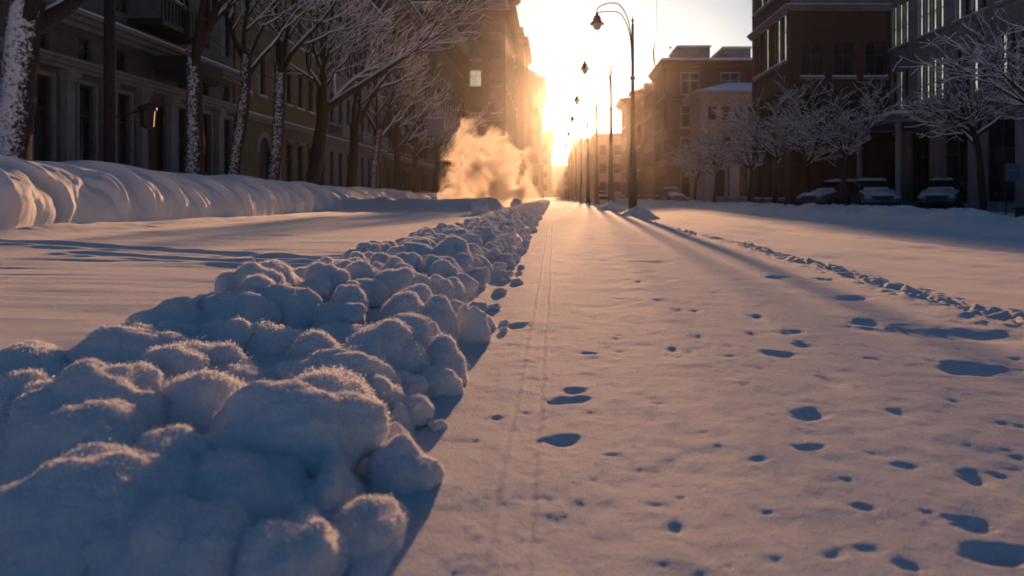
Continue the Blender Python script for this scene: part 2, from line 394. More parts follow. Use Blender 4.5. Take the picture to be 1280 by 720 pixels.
# ------------------------------------------------------------------ ribbed snow bank on the left
def make_bank():
    S = np.concatenate([np.linspace(3, 15, 80), np.linspace(15.03, 50, 1400), np.linspace(50.2, 98, 260)])
    T = np.concatenate([np.linspace(0, 1, 110), np.linspace(1.03, 2.0, 16)])
    s, t = np.meshgrid(S, T)
    xb, ht = bank_lines(s)
    lam = np.interp(S, [3, 17, 20, 23, 30, 38, 50, 98], [2.6, 2.3, 1.7, 1.05, .95, 1.4, 2.0, 2.4])
    ph0 = np.concatenate([[0], np.cumsum(np.diff(S)/lam[1:])])
    ph = np.interp(s, S, ph0)
    tt = np.clip(t, 0, 1)
    lean = 0.9*(1-tt)**1.0
    slant = (1.5*tt**1.6)/np.interp(s, S, lam)**.75
    p = ph + slant + 0.75*fbm(s*0.35, t*0.9, octv=3, seed=82, gain=.6)
    fr = p-np.floor(p); idn = np.floor(p)
    amp = 0.45+0.75*_hash(idn, idn*0, idn*0, 5)
    # steep near side, long slope falling away towards the sun
    def saw(q, e=.2): return np.where(q < e, np.sin(np.pi/2*np.clip(q/e, 0, 1)), 1-np.power(np.clip((q-e)/(1-e), 0, 1), 1.25))
    g = saw(fr)
    rib = g*(0.55+0.6*amp)
    LAM = np.interp(s, S, lam)
    # second, finer ribbing riding on the ribs where they are tight
    p2 = p*2.9 + 0.6*fbm(s*.8, t*2, octv=2, seed=84); g2 = saw(p2-np.floor(p2), .3)
    tight = np.interp(s, [3, 22, 25, 34, 42, 98], [0.15, 0.2, .45, .45, .3, .2])
    W = 2.0
    th = tt*np.pi/2
    px = -W*(1-np.cos(th)); pz = np.power(np.sin(th), 0.85)*ht
    nx = np.cos(th*0.9); nz = np.sin(th*0.9)
    env = np.power(np.clip(np.sin(np.pi*np.clip(tt*0.90+0.06, 0, 1)), 0, 1), 0.8)*np.where(t > 1, np.clip(2-t, 0, 1)*.6, 1)
    A = np.interp(s, [3, 17, 22, 25, 32, 42, 60, 98], [.55, .55, .5, .30, .28, .30, .2, .15])
    A = LAM*.38
    d = env*A*(rib + tight*.45*(g2-.5)*(.3+g)) + 0.20*fbm(s*0.9, t*2.2, octv=4, seed=88, gain=.55)*env + 0.02*fbm(s*5, t*11, octv=3, seed=89)
    X = xb + 0.35*env*0 + px + nx*d
    Z = pz*(1-.10*fbm(s*.3, s*0+3, octv=2, seed=87)) + nz*d*.35 - 0.12*ht*tt
    back = np.clip(t-1, 0, 1)
    X = X - back*3.2; Z = Z - back*0.35
    Z = np.where(t == 0, -0.08, Z)
    Y = s - 0.35*A*env*rib*0.6
    V = np.stack([X, Y, Z], -1).reshape(-1, 3)
    n = len(S); i = np.arange(n-1); j = np.arange(len(T)-1); I, J = np.meshgrid(i, j); a = (J*n+I).ravel()
    o = link('snow_bank', mesh_np('snow_bank', V, np.stack([a, a+n, a+1+n, a+1], -1)[:, ::-1]), M['bank'])
    tag(o, 'long bank of wind-ribbed drifted snow along the left pavement', None, None, 'structure')
make_bank()

# ------------------------------------------------------------------ snow clumps of the ridge
def ico(sub):
    import bmesh
    bm = bmesh.new(); bmesh.ops.create_icosphere(bm, subdivisions=sub, radius=1.0)
    V = np.array([v.co[:] for v in bm.verts]); Fc = np.array([[v.index for v in f.verts] for f in bm.faces]); bm.free()
    return V, Fc
ICO = {k: ico(k) for k in (3, 4, 5, 6)}
def clump_verts(seed, sub, fuzz=1.0):
    V, Fc = ICO[sub]; V = V.copy()
    r = np.random.RandomState(seed)
    p = r.uniform(1.95, 2.35)
    k = (np.abs(V[:, 0])**p + np.abs(V[:, 1]*1.05)**p + np.abs(V[:, 2])**(p*.9))**(-1/p)
    o = r.uniform(-50, 50, 3)
    def nz(sc, sd, oc=2): return fbm(V[:, 0]*sc+o[0], V[:, 1]*sc+o[1], V[:, 2]*sc+o[2], octv=oc, seed=sd)
    rads = [k*0.80*(1+.22*nz(1.1, 1))]
    for q in range(r.randint(7, 13)):
        c = r.normal(size=3); c[2] = abs(c[2])*.8-.1; c /= np.linalg.norm(c); c *= r.uniform(.42, .74); rho = r.uniform(.22, .42)
        b = V@c; disc = b*b - c@c + rho*rho
        rads.append(np.where(disc > 0, b+np.sqrt(np.clip(disc, 0, None)), 0.01))
    A = np.stack(rads); rad = (np.sum(np.clip(A, .01, None)**16, 0))**(1/16)
    sc = rad*(1 + 0.12*nz(1.9, 2) + 0.055*nz(4.2, 3, 3) + fuzz*(0.020*nz(12, 4, 2) + 0.020*nz(30, 5, 2)))
    P = V*sc[:, None]
    for _ in range(1):
        n = r.normal(size=3); n[2] = abs(n[2])*.35; n /= np.linalg.norm(n); c = r.uniform(0.72, 0.9)
        dd = P@n - c; P -= np.clip(dd, 0, None)[:, None]*n*0.7
    P[:, 2] = np.where(P[:, 2] < -0.4, -0.4+(P[:, 2]+0.4)*0.3, P[:, 2])
    return P, Fc
def frost(P, Fc, n, tri, lift, seed):
    """loose snow crystals standing on the upper surface: small random facets"""
    r = np.random.RandomState(seed)
    a, b, c = P[Fc[:, 0]], P[Fc[:, 1]], P[Fc[:, 2]]
    nn = np.cross(b-a, c-a); ar = np.linalg.norm(nn, axis=1); nn /= np.maximum(ar[:, None], 1e-12)
    w = ar*np.clip(nn[:, 2]+.25, 0, 1)**.7; w /= w.sum()
    k = r.choice(len(Fc), n, p=w); u, v = r.rand(n, 1), r.rand(n, 1); m = (u+v) > 1; u = np.where(m, 1-u, u); v = np.where(m, 1-v, v)
    q = a[k]*(1-u-v)+b[k]*u+c[k]*v + nn[k]*lift*np.abs(r.normal(size=(n, 1)))**1.3*.8
    T = q[:, None, :] + r.normal(size=(n, 3, 3))*tri*r.uniform(.5, 1.3, (n, 1, 1))
    return T.reshape(-1, 3), np.arange(3*n).reshape(-1, 3)
def clump_mesh(name, seed, sub, size, mat, fuzz=1.0, nf=0, tri=.004, lift=.01):
    P, Fc = clump_verts(seed, sub, fuzz); P = P*np.array(size)/2
    nb = len(Fc)
    if nf:
        T, TF = frost(P, Fc, nf, tri, lift, seed); Fc = np.concatenate([Fc, TF+len(P)]); P = np.concatenate([P, T])
    me = mesh_np(name, P, Fc); me.materials.append(mat)
    if nf:
        me.materials.append(M['frost']); mi = np.zeros(len(Fc), dtype=np.int32); mi[nb:] = 1; me.polygons.foreach_set('material_index', mi)
    return me

GR = 'snow clumps heaped along the ploughed ridge'
# hand placed: px centre, d, top y px, width px, depth m, seed, label
NEAR = [
 (325, 1.80, 500, 262, .40, 11, 'widest broad flat-topped snow clump in the foreground of the ridge'),
 (78, 1.86, 474, 190, .42, 12, 'tall rounded snow clump near the left picture edge in the foreground of the ridge'),
 (150, 2.05, 466, 80, .26, 13, 'narrow upright snow clump wedged behind the tall rounded clump at far left'),
 (-15, 2.30, 446, 180, .45, 14, 'snow clump cut by the left picture edge at the top of the ridge'),
 (140, 2.45, 419, 185, .42, 15, 'long humped snow clump on the crest behind the narrow upright clump'),
 (412, 2.42, 446, 168, .34, 16, 'wedge-shaped snow clump just beyond the widest foreground clump'),
 (492, 1.86, 560, 112, .20, 17, 'small domed snow clump lying at the path side of the ridge nearest the camera'),
 (440, 1.50, 651, 128, .24, 18, 'low snow clump at the bottom edge of the picture beside the path'),
 (278, 2.35, 466, 110, .30, 19, 'small pale snow clump peeping between the wedge and the long humped clump'),
 (190, 2.95, 379, 120, .40, 20, 'rounded crest snow clump with a smooth left slope above the long humped clump'),
 (278, 3.10, 371, 130, .36, 21, 'square-shouldered snow clump beside the smooth-sloped crest clump'),
 (348, 3.30, 361, 100, .34, 22, 'knobbly snow clump with two bumps on the crest of the ridge'),
 (498, 3.02, 399, 108, .34, 23, 'upright boulder-like snow clump overlooking the path'),
 (416, 3.05, 411, 84, .28, 24, 'small rounded snow clump left of the upright boulder-like clump'),
 (497, 2.28, 512, 40, .10, 25, 'fist-sized round snow clump tucked against the wedge-shaped clump'),
 (483, 2.08, 536, 80, .10, 26, 'flat sliver of snow lying between the domed clump and the wedge'),
 (275, 1.55, 590, 210, .30, 27, 'smooth shadowed snow clump in front of the widest foreground clump'),
 (60, 1.40, 600, 290, .30, 28, 'big shadowed snow clump filling the lower left corner'),
 (205, 1.34, 650, 220, .22, 30, 'dark blue snow clump along the bottom edge near the corner'),
 (55, 1.68, 528, 230, .34, 35, 'broad shadowed snow clump directly below the tall rounded clump at the left edge'),
 (175, 1.60, 566, 180, .28, 36, 'shadowed snow clump left of the one in front of the widest clump'),
 (345, 1.34, 672, 140, .20, 37, 'low dim snow clump at the bottom edge left of the sunlit-topped path-side clump'),
 (395, 1.62, 600, 100, .26, 31, 'soft snow clump below the right end of the widest clump'),
 (585, 3.75, 386, 48, .16, 32, 'small round snow clump lying loose on the path edge'),
 (545, 3.55, 374, 58, .22, 33, 'pointed snow clump behind the upright boulder-like clump'),
]
placed = []
for px, d, ty, w, dep, sd, lab in NEAR:
    X = (px-VX)/F*d; wid = w/F*d*1.02; zt = CH - (ty-VY)/F*d
    zb = hz(X, d)-0.05; hgt = max(zt-zb, 0.08)
    hh = hgt*1.6
    me = clump_mesh('snow_clump', sd, 6 if w > 100 else 5, (wid*1.05, dep*(1.0 if d > 1.65 else 1.5), hh), M['clump'], nf=int(90000*wid*dep)+4000, tri=.0014, lift=.0032)
    zs_ = sorted(v.co.z for v in me.vertices); zmax = zs_[int(len(zs_)*.97)]
    o = link('snow_clump', me, None, None, (X, d+dep*.35, zt-zmax)); o.rotation_euler = (0, 0, random.uniform(-.25, .25))
    tag(o, lab, 'snow clump', GR); placed.append((X, d+dep*.35, max(wid, dep)/2))
PRO = [clump_mesh('snow_clump', 100+i, 5, (1, 1, 1), M['clump'], 1.2, nf=13000, tri=.0062, lift=.017) for i in range(22)]
PROL = [clump_verts(300+i, 3, 0.6) for i in range(14)]
PROLF = [frost(p*.5, f, 640, .018, .03, i) for i, (p, f) in enumerate(PROL)]
rr = random.Random(5)
cand = []
y = 1.3
while y < 92:
    step = 0.145 + 0.0016*y
    ncol = 6
    for c in range(ncol):
        x = -0.50 - c*0.245 + rr.uniform(-.10, .10)
        yy = y + rr.uniform(-.12, .12)
        if rr.random() < (.4 if c == 0 else .12): continue
        cand.append((x, yy, c))
    y += step*rr.uniform(.85, 1.15)*1.15
cnt = 0; stuffV = []; stuffF = []; frV = []; vb = 0
LOOSE = 'rounded snow clump in the dense middle stretch of the ridge with a sunlit rim'
for x, yy, c in cand:
    if yy < 4.0 and any(math.hypot((x-a), (yy-b)) < r_*0.62 + 0.05 for a, b, r_ in placed): continue
    if yy < 1.95 or (yy < 2.2 and x > -.62): continue
    nearf = 1.25 if yy < 4.5 else 1.0
    s = nearf*rr.choice((rr.uniform(.14, .23), rr.uniform(.2, .31), rr.uniform(.24, .36)))*(1.08 if yy < 3 else .9)
    if c == 0: s *= .62
    if c == 5: s *= .8
    prof = (0.02, 0.10, 0.15, 0.18, 0.17, 0.07)[c]
    s *= .86; sx, sy, sz = s*rr.uniform(1.0, 1.4), s*rr.uniform(.8, 1.1), s*rr.uniform(1.0, 1.35)
    z = hz(x, yy) + prof*0.35 + sz*0.06 + rr.uniform(-.02, .03)
    z = min(z, (0.17, 0.27, 0.35, 0.40, 0.42, 0.32)[c] + rr.uniform(-.09, .08) - sz*.5) if yy > 3 else min(z, .30-sz*.6)
    rz = rr.uniform(0, 6.28)
    if cnt < 255:
        o = link('snow_clump', PRO[cnt % 22], None, None, (x, yy, z)); o.scale = (sx, sy, sz); o.rotation_euler = (rr.uniform(-.15, .15), rr.uniform(-.15, .15), rr.uniform(-.5, .5)+(math.pi if cnt % 2 else 0))
        tag(o, LOOSE if yy > 3.3 else 'small snow clump low among the big foreground clumps', 'snow clump', GR); cnt += 1
        ylast = yy
    else:
        qi = rr.randrange(14); P, Fc = PROL[qi]; ca, sa = math.cos(rz), math.sin(rz)
        Q = P*np.array([sx, sy, sz])/1.0*0.5*1.02
        Q = np.stack([Q[:, 0]*ca-Q[:, 1]*sa+x, Q[:, 0]*sa+Q[:, 1]*ca+yy, Q[:, 2]+z], -1)
        stuffV.append(Q); stuffF.append(Fc+vb); vb += len(Q)
        T = PROLF[qi][0]*np.array([sx, sy, sz]); T = np.stack([T[:, 0]*ca-T[:, 1]*sa+x, T[:, 0]*sa+T[:, 1]*ca+yy, T[:, 2]+z], -1)
        frV.append(T)
SV = np.concatenate(stuffV); SF = np.concatenate(stuffF); FV = np.concatenate(frV)
me = mesh_np('ridge_snow_rubble', np.concatenate([SV, FV]), np.concatenate([SF, np.arange(len(FV)).reshape(-1, 3)+len(SV)]))
me.materials.append(M['clump']); me.materials.append(M['frost']); mi = np.zeros(len(me.polygons), dtype=np.int32); mi[len(SF):] = 1; me.polygons.foreach_set('material_index', mi)
for k in range(16):      # loose crumbs fallen on the path side
    yy = 2.3+k*.55+rr.uniform(-.2, .2); x = -.40+rr.uniform(-.04, .14)-.004*yy; s_ = rr.uniform(.04, .10)
    o = link('snow_crumb', PRO[(k*5) % 22], None, None, (x, yy, hz(x, yy)+s_*.12)); o.scale = (s_*1.3, s_, s_*.8); o.rotation_euler = (0, 0, rr.uniform(0, 6))
    tag(o, 'small loose snow crumb fallen on the path edge beside the ridge', 'snow crumb', 'loose snow crumbs along the ridge foot')
o = link('ridge_snow_rubble', me)
tag(o, 'distant stretch of the snow ridge, countless small clumps packed together', 'snow rubble', None, 'stuff')
print('clumps', cnt, 'last y', ylast, 'stuff', len(stuffV))

# mounds: at the lamp feet and at the end of the berm
def mound(x, y, w, d, h, seed, label, group=None):
    me = clump_mesh('snow_mound', seed, 5, (w, d, h*1.5), M['bank'], .5)
    o = link('snow_mound', me, None, None, (x, y, hz(x, y)+h*.12)); tag(o, label, 'snow mound', group)
mound(-3.05, 31.0, 1.0, 1.0, .82, 501, 'tall lone snow boulder left of the ridge in front of the steam', 'snow mounds')
mound(-2.5, 50, 1.0, 1.0, .8, 502, 'smaller dark snow boulder right behind the steam beside the ridge', 'snow mounds')

# ------------------------------------------------------------------ street lamps
lamp_proto = None
def cone_pile(w, h, seed):
    n = 56; r = np.linspace(0, 1, 26); a = np.linspace(0, 2*np.pi, n, endpoint=False)
    Rr, A = np.meshgrid(r, a); X = Rr*np.cos(A)*w/2; Y = Rr*np.sin(A)*w/2
    Z = h*(1-Rr)**1.15*(1+.35*fbm(X*2.2, Y*2.2, octv=4, seed=seed)) + .05*np.abs(fbm(X*7, Y*7, octv=2, seed=seed+1))*(1-Rr) - .06*Rr
    V = np.stack([X, Y, Z], -1).reshape(-1, 3); m = len(r)
    i = np.arange(n); j = np.arange(m-1); I, J = np.meshgrid(i, j); b = (I*m+J).ravel(); c = (((I+1) % n)*m+J).ravel()
    me = mesh_np('snow_pile', V, np.stack([b, b+1, c+1, c], -1)); me.materials.append(M['bank']); return me
def make_lamp():
    root = empty('street_lamp')
    p = MB(); p.lathe([(.21, -.3), (.21, .25), (.17, .32), (.17, 1.3), (.185, 1.36), (.125, 1.5), (.125, 2.35), (.11, 2.55), (.09, 2.9), (.072, 5.3), (.11, 5.32), (.11, 5.4), (.065, 5.46), (.05, 7.45), (.0, 7.47)], n=14)
    p.build('pole', M['lampmetal'], root, smooth=False)
    f = MB(); f.lathe([(.035, 7.4), (.03, 7.55), (.07, 7.6), (.03, 7.64), (.018, 7.7), (.0, 7.85)], n=10); f.build('finial', M['lampmetal'], root, True)
    for k, (z0, ap, w) in enumerate(((6.55, 8.28, 1.36), (6.25, 7.95, 1.30))):
        a = MB(); pts = [(-.05, 0, z0-.15)]
        for i in range(19):
            q = i/18*math.pi*.92; pts.append((-.05-(1-math.cos(q))*w/2, 0, z0 + math.sin(min(q, math.pi/2))**.9*(ap-z0) - (0 if q < math.pi/2 else (1-math.sin(q))*(.35 if k == 0 else .05))))
        a.tube(pts, .022, 6); a.build('arm', M['lampmetal'], root, True)
    hx = -1.38
    s = MB(); s.lathe([(0, .36), (.05, .36), (.06, .26), (.13, .2), (.16, .08), (.19, .0), (.27, -.06), (.28, -.1), (.2, -.08), (.0, -.07)], hx, 0, 7.55, 20); s.build('lamp_shade', M['lampmetal'], root, True)
    st = MB(); st.tube([(hx, 0, 7.88), (hx, 0, 8.02)], .02, 6); st.build('hanger', M['lampmetal'], root)
    g = MB(); g.lathe([(.165, -.08), (.17, -.16), (.13, -.27), (.06, -.34), (0, -.35)], hx, 0, 7.55, 18); g.build('globe', M['globe'], root, True)
    return root
def copy_tree(o, parent=None):
    c = o.copy(); C.objects.link(c)
    if parent is not None: c.parent = parent
    for ch in list(o.children): copy_tree(ch, c)
    return c
LD = [28.6, 39, 52, 65, 81, 100, 122, 147, 173, 203]
ORD = ['nearest and tallest', 'second', 'third', 'fourth', 'fifth', 'sixth', 'seventh', 'eighth', 'ninth', 'farthest and smallest']
lp = make_lamp()
pile_me = [cone_pile(1.9, .60, 90), cone_pile(1.0, .20, 91)]
for i, d in enumerate(LD):
    o = lp if i == 0 else copy_tree(lp)
    x = 3.03 if i else 3.06
    o.location = (x, d, hz(x, d)); o.rotation_euler = (0, 0, R((0, 1.5, -2, 2, -1, 1, 0, 2, -2, 1)[i]))
    tag(o, f'{ORD[i]} dark street lamp with curved arm in the row beside the road', 'street lamp', 'street lamps with curved arms along the path')
    px = x - .03 if i else x+.10
    o2 = link('snow_pile', pile_me[0 if i < 2 else 1], None, None, (px, d-(1.0 if i == 0 else .25), hz(px, d-.6))); o2.rotation_euler = (0, 0, i*1.3)
    tag(o2, f'snow heap at the foot of the {ORD[i]} street lamp', 'snow heap', 'snow heaps at the lamp feet')

# ------------------------------------------------------------------ trees
def tubes_np(branches, n=5, snow=False, sk=(.95, .010)):
    """branches: list of (pts Nx3, radii N)"""
    VV = []; FF = []; b = 0
    ang = np.linspace(0, 2*np.pi, n, endpoint=False)
    for pts, rad in branches:
        pts = np.asarray(pts); rad = np.asarray(rad)
        t = np.gradient(pts, axis=0); t /= np.maximum(np.linalg.norm(t, axis=1, keepdims=True), 1e-9)
        if snow:
            horiz = np.sqrt(np.clip(1-t[:, 2]**2, 0, 1)); k = np.clip((horiz-.15)/.5, 0.0, 1)
            sr = np.minimum(rad*sk[0] + sk[1], .11)*k + 1e-4
            pts = pts + np.stack([np.zeros(len(rad)), np.zeros(len(rad)), rad*.72 + sr*.45], -1); rad = sr
        ref = np.where(np.abs(t[:, 1:2]) < .9, np.array([[0, 1., 0]]), np.array([[1., 0, 0]]))
        u = np.cross(t, ref); u /= np.maximum(np.linalg.norm(u, axis=1, keepdims=True), 1e-9); w = np.cross(t, u)
        ring = pts[:, None, :] + rad[:, None, None]*(u[:, None, :]*np.cos(ang)[None, :, None] + w[:, None, :]*np.sin(ang)[None, :, None])
        m = len(pts); VV.append(ring.reshape(-1, 3))
        i = np.arange(m-1); k2 = np.arange(n); I, K = np.meshgrid(i, k2); a = (I*n+K).ravel()+b; c = (I*n+(K+1) % n).ravel()+b
        FF.append(np.stack([a, c, c+n, a+n], -1)); b += m*n
    return np.concatenate(VV), np.concatenate(FF)
def grow(rnd, start, d, L, r, lev, spec, out, bias):
    n = 9 if lev < 2 else (6 if lev == 2 else 4)
    pts = [np.array(start, float)]; d = np.array(d, float); d /= np.linalg.norm(d); rad = [r]
    wig = spec['wig'][min(lev, 3)]
    for i in range(n):
        d = d + rnd.normal(size=3)*wig + bias*spec['pull'][min(lev, 3)]; d /= np.linalg.norm(d)
        pts.append(pts[-1] + d*L/n); rad.append(max(r*(1-(i+1)/n*spec['taper']), .006))
    out.append((lev, np.array(pts), np.array(rad)))
    if lev >= spec['levels']: return
    for j in range(spec['kids'][lev]):
        f = rnd.uniform(*spec['from'][min(lev, 3)]); k = f*n; i = min(int(k), n-1); p = pts[i] + (pts[i+1]-pts[i])*(k-i)
        dd = pts[i+1]-pts[i]; dd /= np.linalg.norm(dd)
        side = rnd.normal(size=3); side -= side.dot(dd)*dd; side /= np.linalg.norm(side)
        a = rnd.uniform(*spec['ang'][min(lev, 3)])
        nd = dd*math.cos(a)+side*math.sin(a); nd[2] = abs(nd[2])*.7+nd[2]*.3 if lev < 2 else nd[2]
        rr_ = max(rad[i]*rnd.uniform(.5, .72), .007)
        grow(rnd, p, nd, L*rnd.uniform(*spec['len'][min(lev, 3)]), rr_, lev+1, spec, out, bias)
def tree(name, x, y, z, seed, trunk_h, trunk_r, lean, limbs, limb_len, spec, label, cat, group, bias, barkmat, snow=True, tilt=(.35, .85)):
    rnd = np.random.RandomState(seed)
    root = empty(name, (x, y, z)); out = []
    d = np.array([lean[0], lean[1], 1.0]); n = 10; pts = [np.array([0, 0, -.3])]; rad = [trunk_r*1.35]
    d /= np.linalg.norm(d)
    for i in range(n):
        d = d + rnd.normal(size=3)*.035; d /= np.linalg.norm(d); pts.append(pts[-1]+d*(trunk_h+.3)/n); rad.append(trunk_r*(1-.28*(i+1)/n))
    pts = np.array(pts); V, Fc = tubes_np([(pts, np.array(rad))], 16)
    V = V + (0.06*trunk_r/.35*fbm(V[:, 0]*6, V[:, 1]*6, V[:, 2]*1.5, octv=2, seed=seed))[:, None]*np.array([1, 1, 0])
    link('trunk', mesh_np('trunk', V, Fc), barkmat, root)
    br = []
    for j in range(limbs):
        a = 2*math.pi*(j+rnd.uniform(-.25, .25))/limbs; t = rnd.uniform(*tilt)
        dd = np.array([math.cos(a)*math.sin(t), math.sin(a)*math.sin(t), math.cos(t)]) + bias*.45
        f = rnd.uniform(.80, 1.0) if limbs > 3 else rnd.uniform(.93, 1.0)
        p = pts[0]+(pts[-1]-pts[0])*f if False else pts[min(int(f*n), n)]
        grow(rnd, p, dd, limb_len*rnd.uniform(.75, 1.1), rad[-1]*rnd.uniform(.5, .75), 0, spec, br, bias)
    # leader
    big = [(p_, r_) for l, p_, r_ in br if l < 1]; small = [(p_, r_) for l, p_, r_ in br if l >= 1]
    V1, F1 = tubes_np(big, 8); V2, F2 = tubes_np(small, 4)
    link('crown', mesh_np('crown', np.concatenate([V1, V2]), np.concatenate([F1, F2+len(V1)])), M['bark'], root)
    if snow:
        V1, F1 = tubes_np([(p_, r_) for l, p_, r_ in br if l <= 2 or rnd.rand() < .35], 5, True, (.95, .010) if trunk_r > .2 else (.85, .007))
        link('branch_snow', mesh_np('branch_snow', V1, F1), M['snow'], root)
    tag(root, label, cat, group); return root
OLD = dict(levels=3, kids=[6, 5, 3], wig=[.09, .11, .13, .15], pull=[.05, .07, .06, .05], taper=.78, **{'from': [(.2, .98), (.2, .95), (.15, .95), (.2, .9)]}, ang=[(.35, .8), (.3, .75), (.3, .8), (.3, .8)], len=[(.45, .7), (.4, .65), (.35, .6), (.4, .6)])
ORN = dict(levels=3, kids=[7, 5, 4], wig=[.09, .12, .15, .16], pull=[.03, .03, .03, .02], taper=.82, **{'from': [(.15, .98), (.1, .95), (.1, .95), (.2, .9)]}, ang=[(.35, .9), (.35, .85), (.35, .85), (.3, .8)], len=[(.4, .65), (.4, .65), (.35, .6), (.4, .6)])
LG = 'old street trees along the left bank'
LT = [  # px, X, trunk_h, r, lean(x,y), limbs, limb_len, label, mat
 (12, -14.0, 4.6, .46, (.03, 0), 4, 6.5, 'thick snow-plastered tree at the left picture edge with steep forked limbs', 'barkplaster'),
 (243, -14.0, 5.3, .36, (.04, 0), 4, 6.5, 'snow-speckled tree with a heavy limb reaching right, by the dark entrance', 'barksnow'),
 (291, -14.3, 5.9, .29, (.03, 0), 4, 6.0, 'slimmer snow-speckled tree just right of the heavy-limbed tree', 'barksnow'),
 (340, -14.0, 6.4, .33, (.10, 0), 4, 6.5, 'snow-dusted tree standing in front of the arched doorway', 'barksnow'),
 (390, -14.0, 5.2, .42, (.16, 0), 4, 8.0, 'dark leaning tree with a bare black trunk and fanned limbs', 'bark'),
 (437, -14.0, 4.8, .36, (.10, 0), 4, 9.0, 'wide tree with snowy branches sweeping far out over the street', 'bark'),
 (466, -14.4, 5.4, .32, (.03, 0), 4, 6.0, 'tree with a pale snowed trunk beyond the wide sweeping tree', 'barksnow'),
 (497, -14.4, 5.4, .34, (.05, 0), 4, 6.0, 'dark tree with tangled snowy boughs, third before the grey sign', 'bark'),
 (520, -14.0, 4.8, .34, (.05, 0), 4, 5.5, 'dark tree with drooping boughs, second before the grey sign', 'bark'),
 (543, -14.0, 5.0, .36, (.05, 0), 4, 5.5, 'tree rising right beside the grey sign', 'bark'),
 (562, -14.0, 5.0, .36, (.05, 0), 4, 5.5, 'farthest tree of the left row, half behind the steam', 'bark')]
for i, (px, X, th, r, ln, lb, ll, lab, mt) in enumerate(LT):
    d = X*F/(px-VX); bias = (np.array([.35, -.1, .8]) if i > 5 else np.array([.8, -.1, .7])) if i > 3 else np.array([.35, -.1, .8])
    tree('street_tree', X, d, hz(X, d)+.05, 40+i, th, r, ln, lb, ll, OLD, lab, 'tree', LG, bias, M[mt], tilt=(.45, 1.05) if i > 3 else (.3, .8))
RG = 'small snow-laden trees on the right pavement'
RT = [  # px, d, trunk_h, r, limb_len, label
 (1228, 24.5, 3.0, .13, 3.6, 'tree with a slim wrapped trunk right of the dark car, crown before lit windows'),
 (1052, 35.0, 2.9, .15, 4.4, 'round-crowned snowy tree standing behind the two parked cars'),
 (1011, 37.5, 2.7, .13, 3.6, 'slender snowy tree left of the two parked cars by the dark brick corner'),
 (968, 38.5, 2.9, .15, 4.4, 'spreading snowy tree on the bank before the brick building street face'),
 (936, 46.0, 2.7, .14, 4.0, 'snowy tree with long low limbs reaching left over the bank'),
 (893, 56.0, 2.8, .15, 4.2, 'hazy snowy tree in front of the cream building'),
 (868, 68.0, 2.8, .15, 4.0, 'faint small tree, farthest of the right row'),
 (1330, 19.5, 3.0, .14, 4.0, 'tree outside the right edge with boughs reaching into the top right corner')]
for i, (px, d, th, r, ll, lab) in enumerate(RT):
    X = (px-VX)/F*d
    bias = np.array([-.25, -.1, .45]) if i != 7 else np.array([-.35, 0, .8])
    if i == 4: bias = np.array([-.8, -.1, .3])
    tree('street_tree', X, d, hz(X, d)-.05, 70+i, th, r, (.01, 0), 7, ll*.72, ORN, lab, 'tree', RG, bias, M['bark'], tilt=(.45, 1.15))

# ------------------------------------------------------------------ buildings
win_cache = {}; ex_cache = {}
def window_mesh(w, h, style, wide):
    key = (round(w, 2), round(h, 2), style)
    if key in win_cache: return win_cache[key]
    f = MB(); t = .055*wide
    f.box(0, t, -.05, .05, 0, h); f.box(w-t, w, -.05, .05, 0, h); f.box(t, w-t, -.05, .05, 0, t); f.box(t, w-t, -.05, .05, h-t, h)
    if style != 'plain':
        f.box(w/2-t*.45, w/2+t*.45, -.03, .03, t, h-t)
        f.box(t, w/2-t*.45, -.028, .028, h*.62, h*.62+t*.8); f.box(w/2+t*.45, w-t, -.028, .028, h*.62, h*.62+t*.8)
    else:
        f.box(t, w-t, -.03, .03, h*.45, h*.45+t*.8)
    p = MB(); p.box(t*.5, w-t*.5, -.008, .008, t*.5, h-t*.5)
    win_cache[key] = (f.mesh('window'), p.mesh('pane')); return win_cache[key]
def with_mat(me, mat, cache={}):
    k = (me.name, mat.name)
    if k not in cache:
        m2 = me.copy(); m2.materials.clear(); m2.materials.append(mat); cache[k] = m2
    return cache[k]

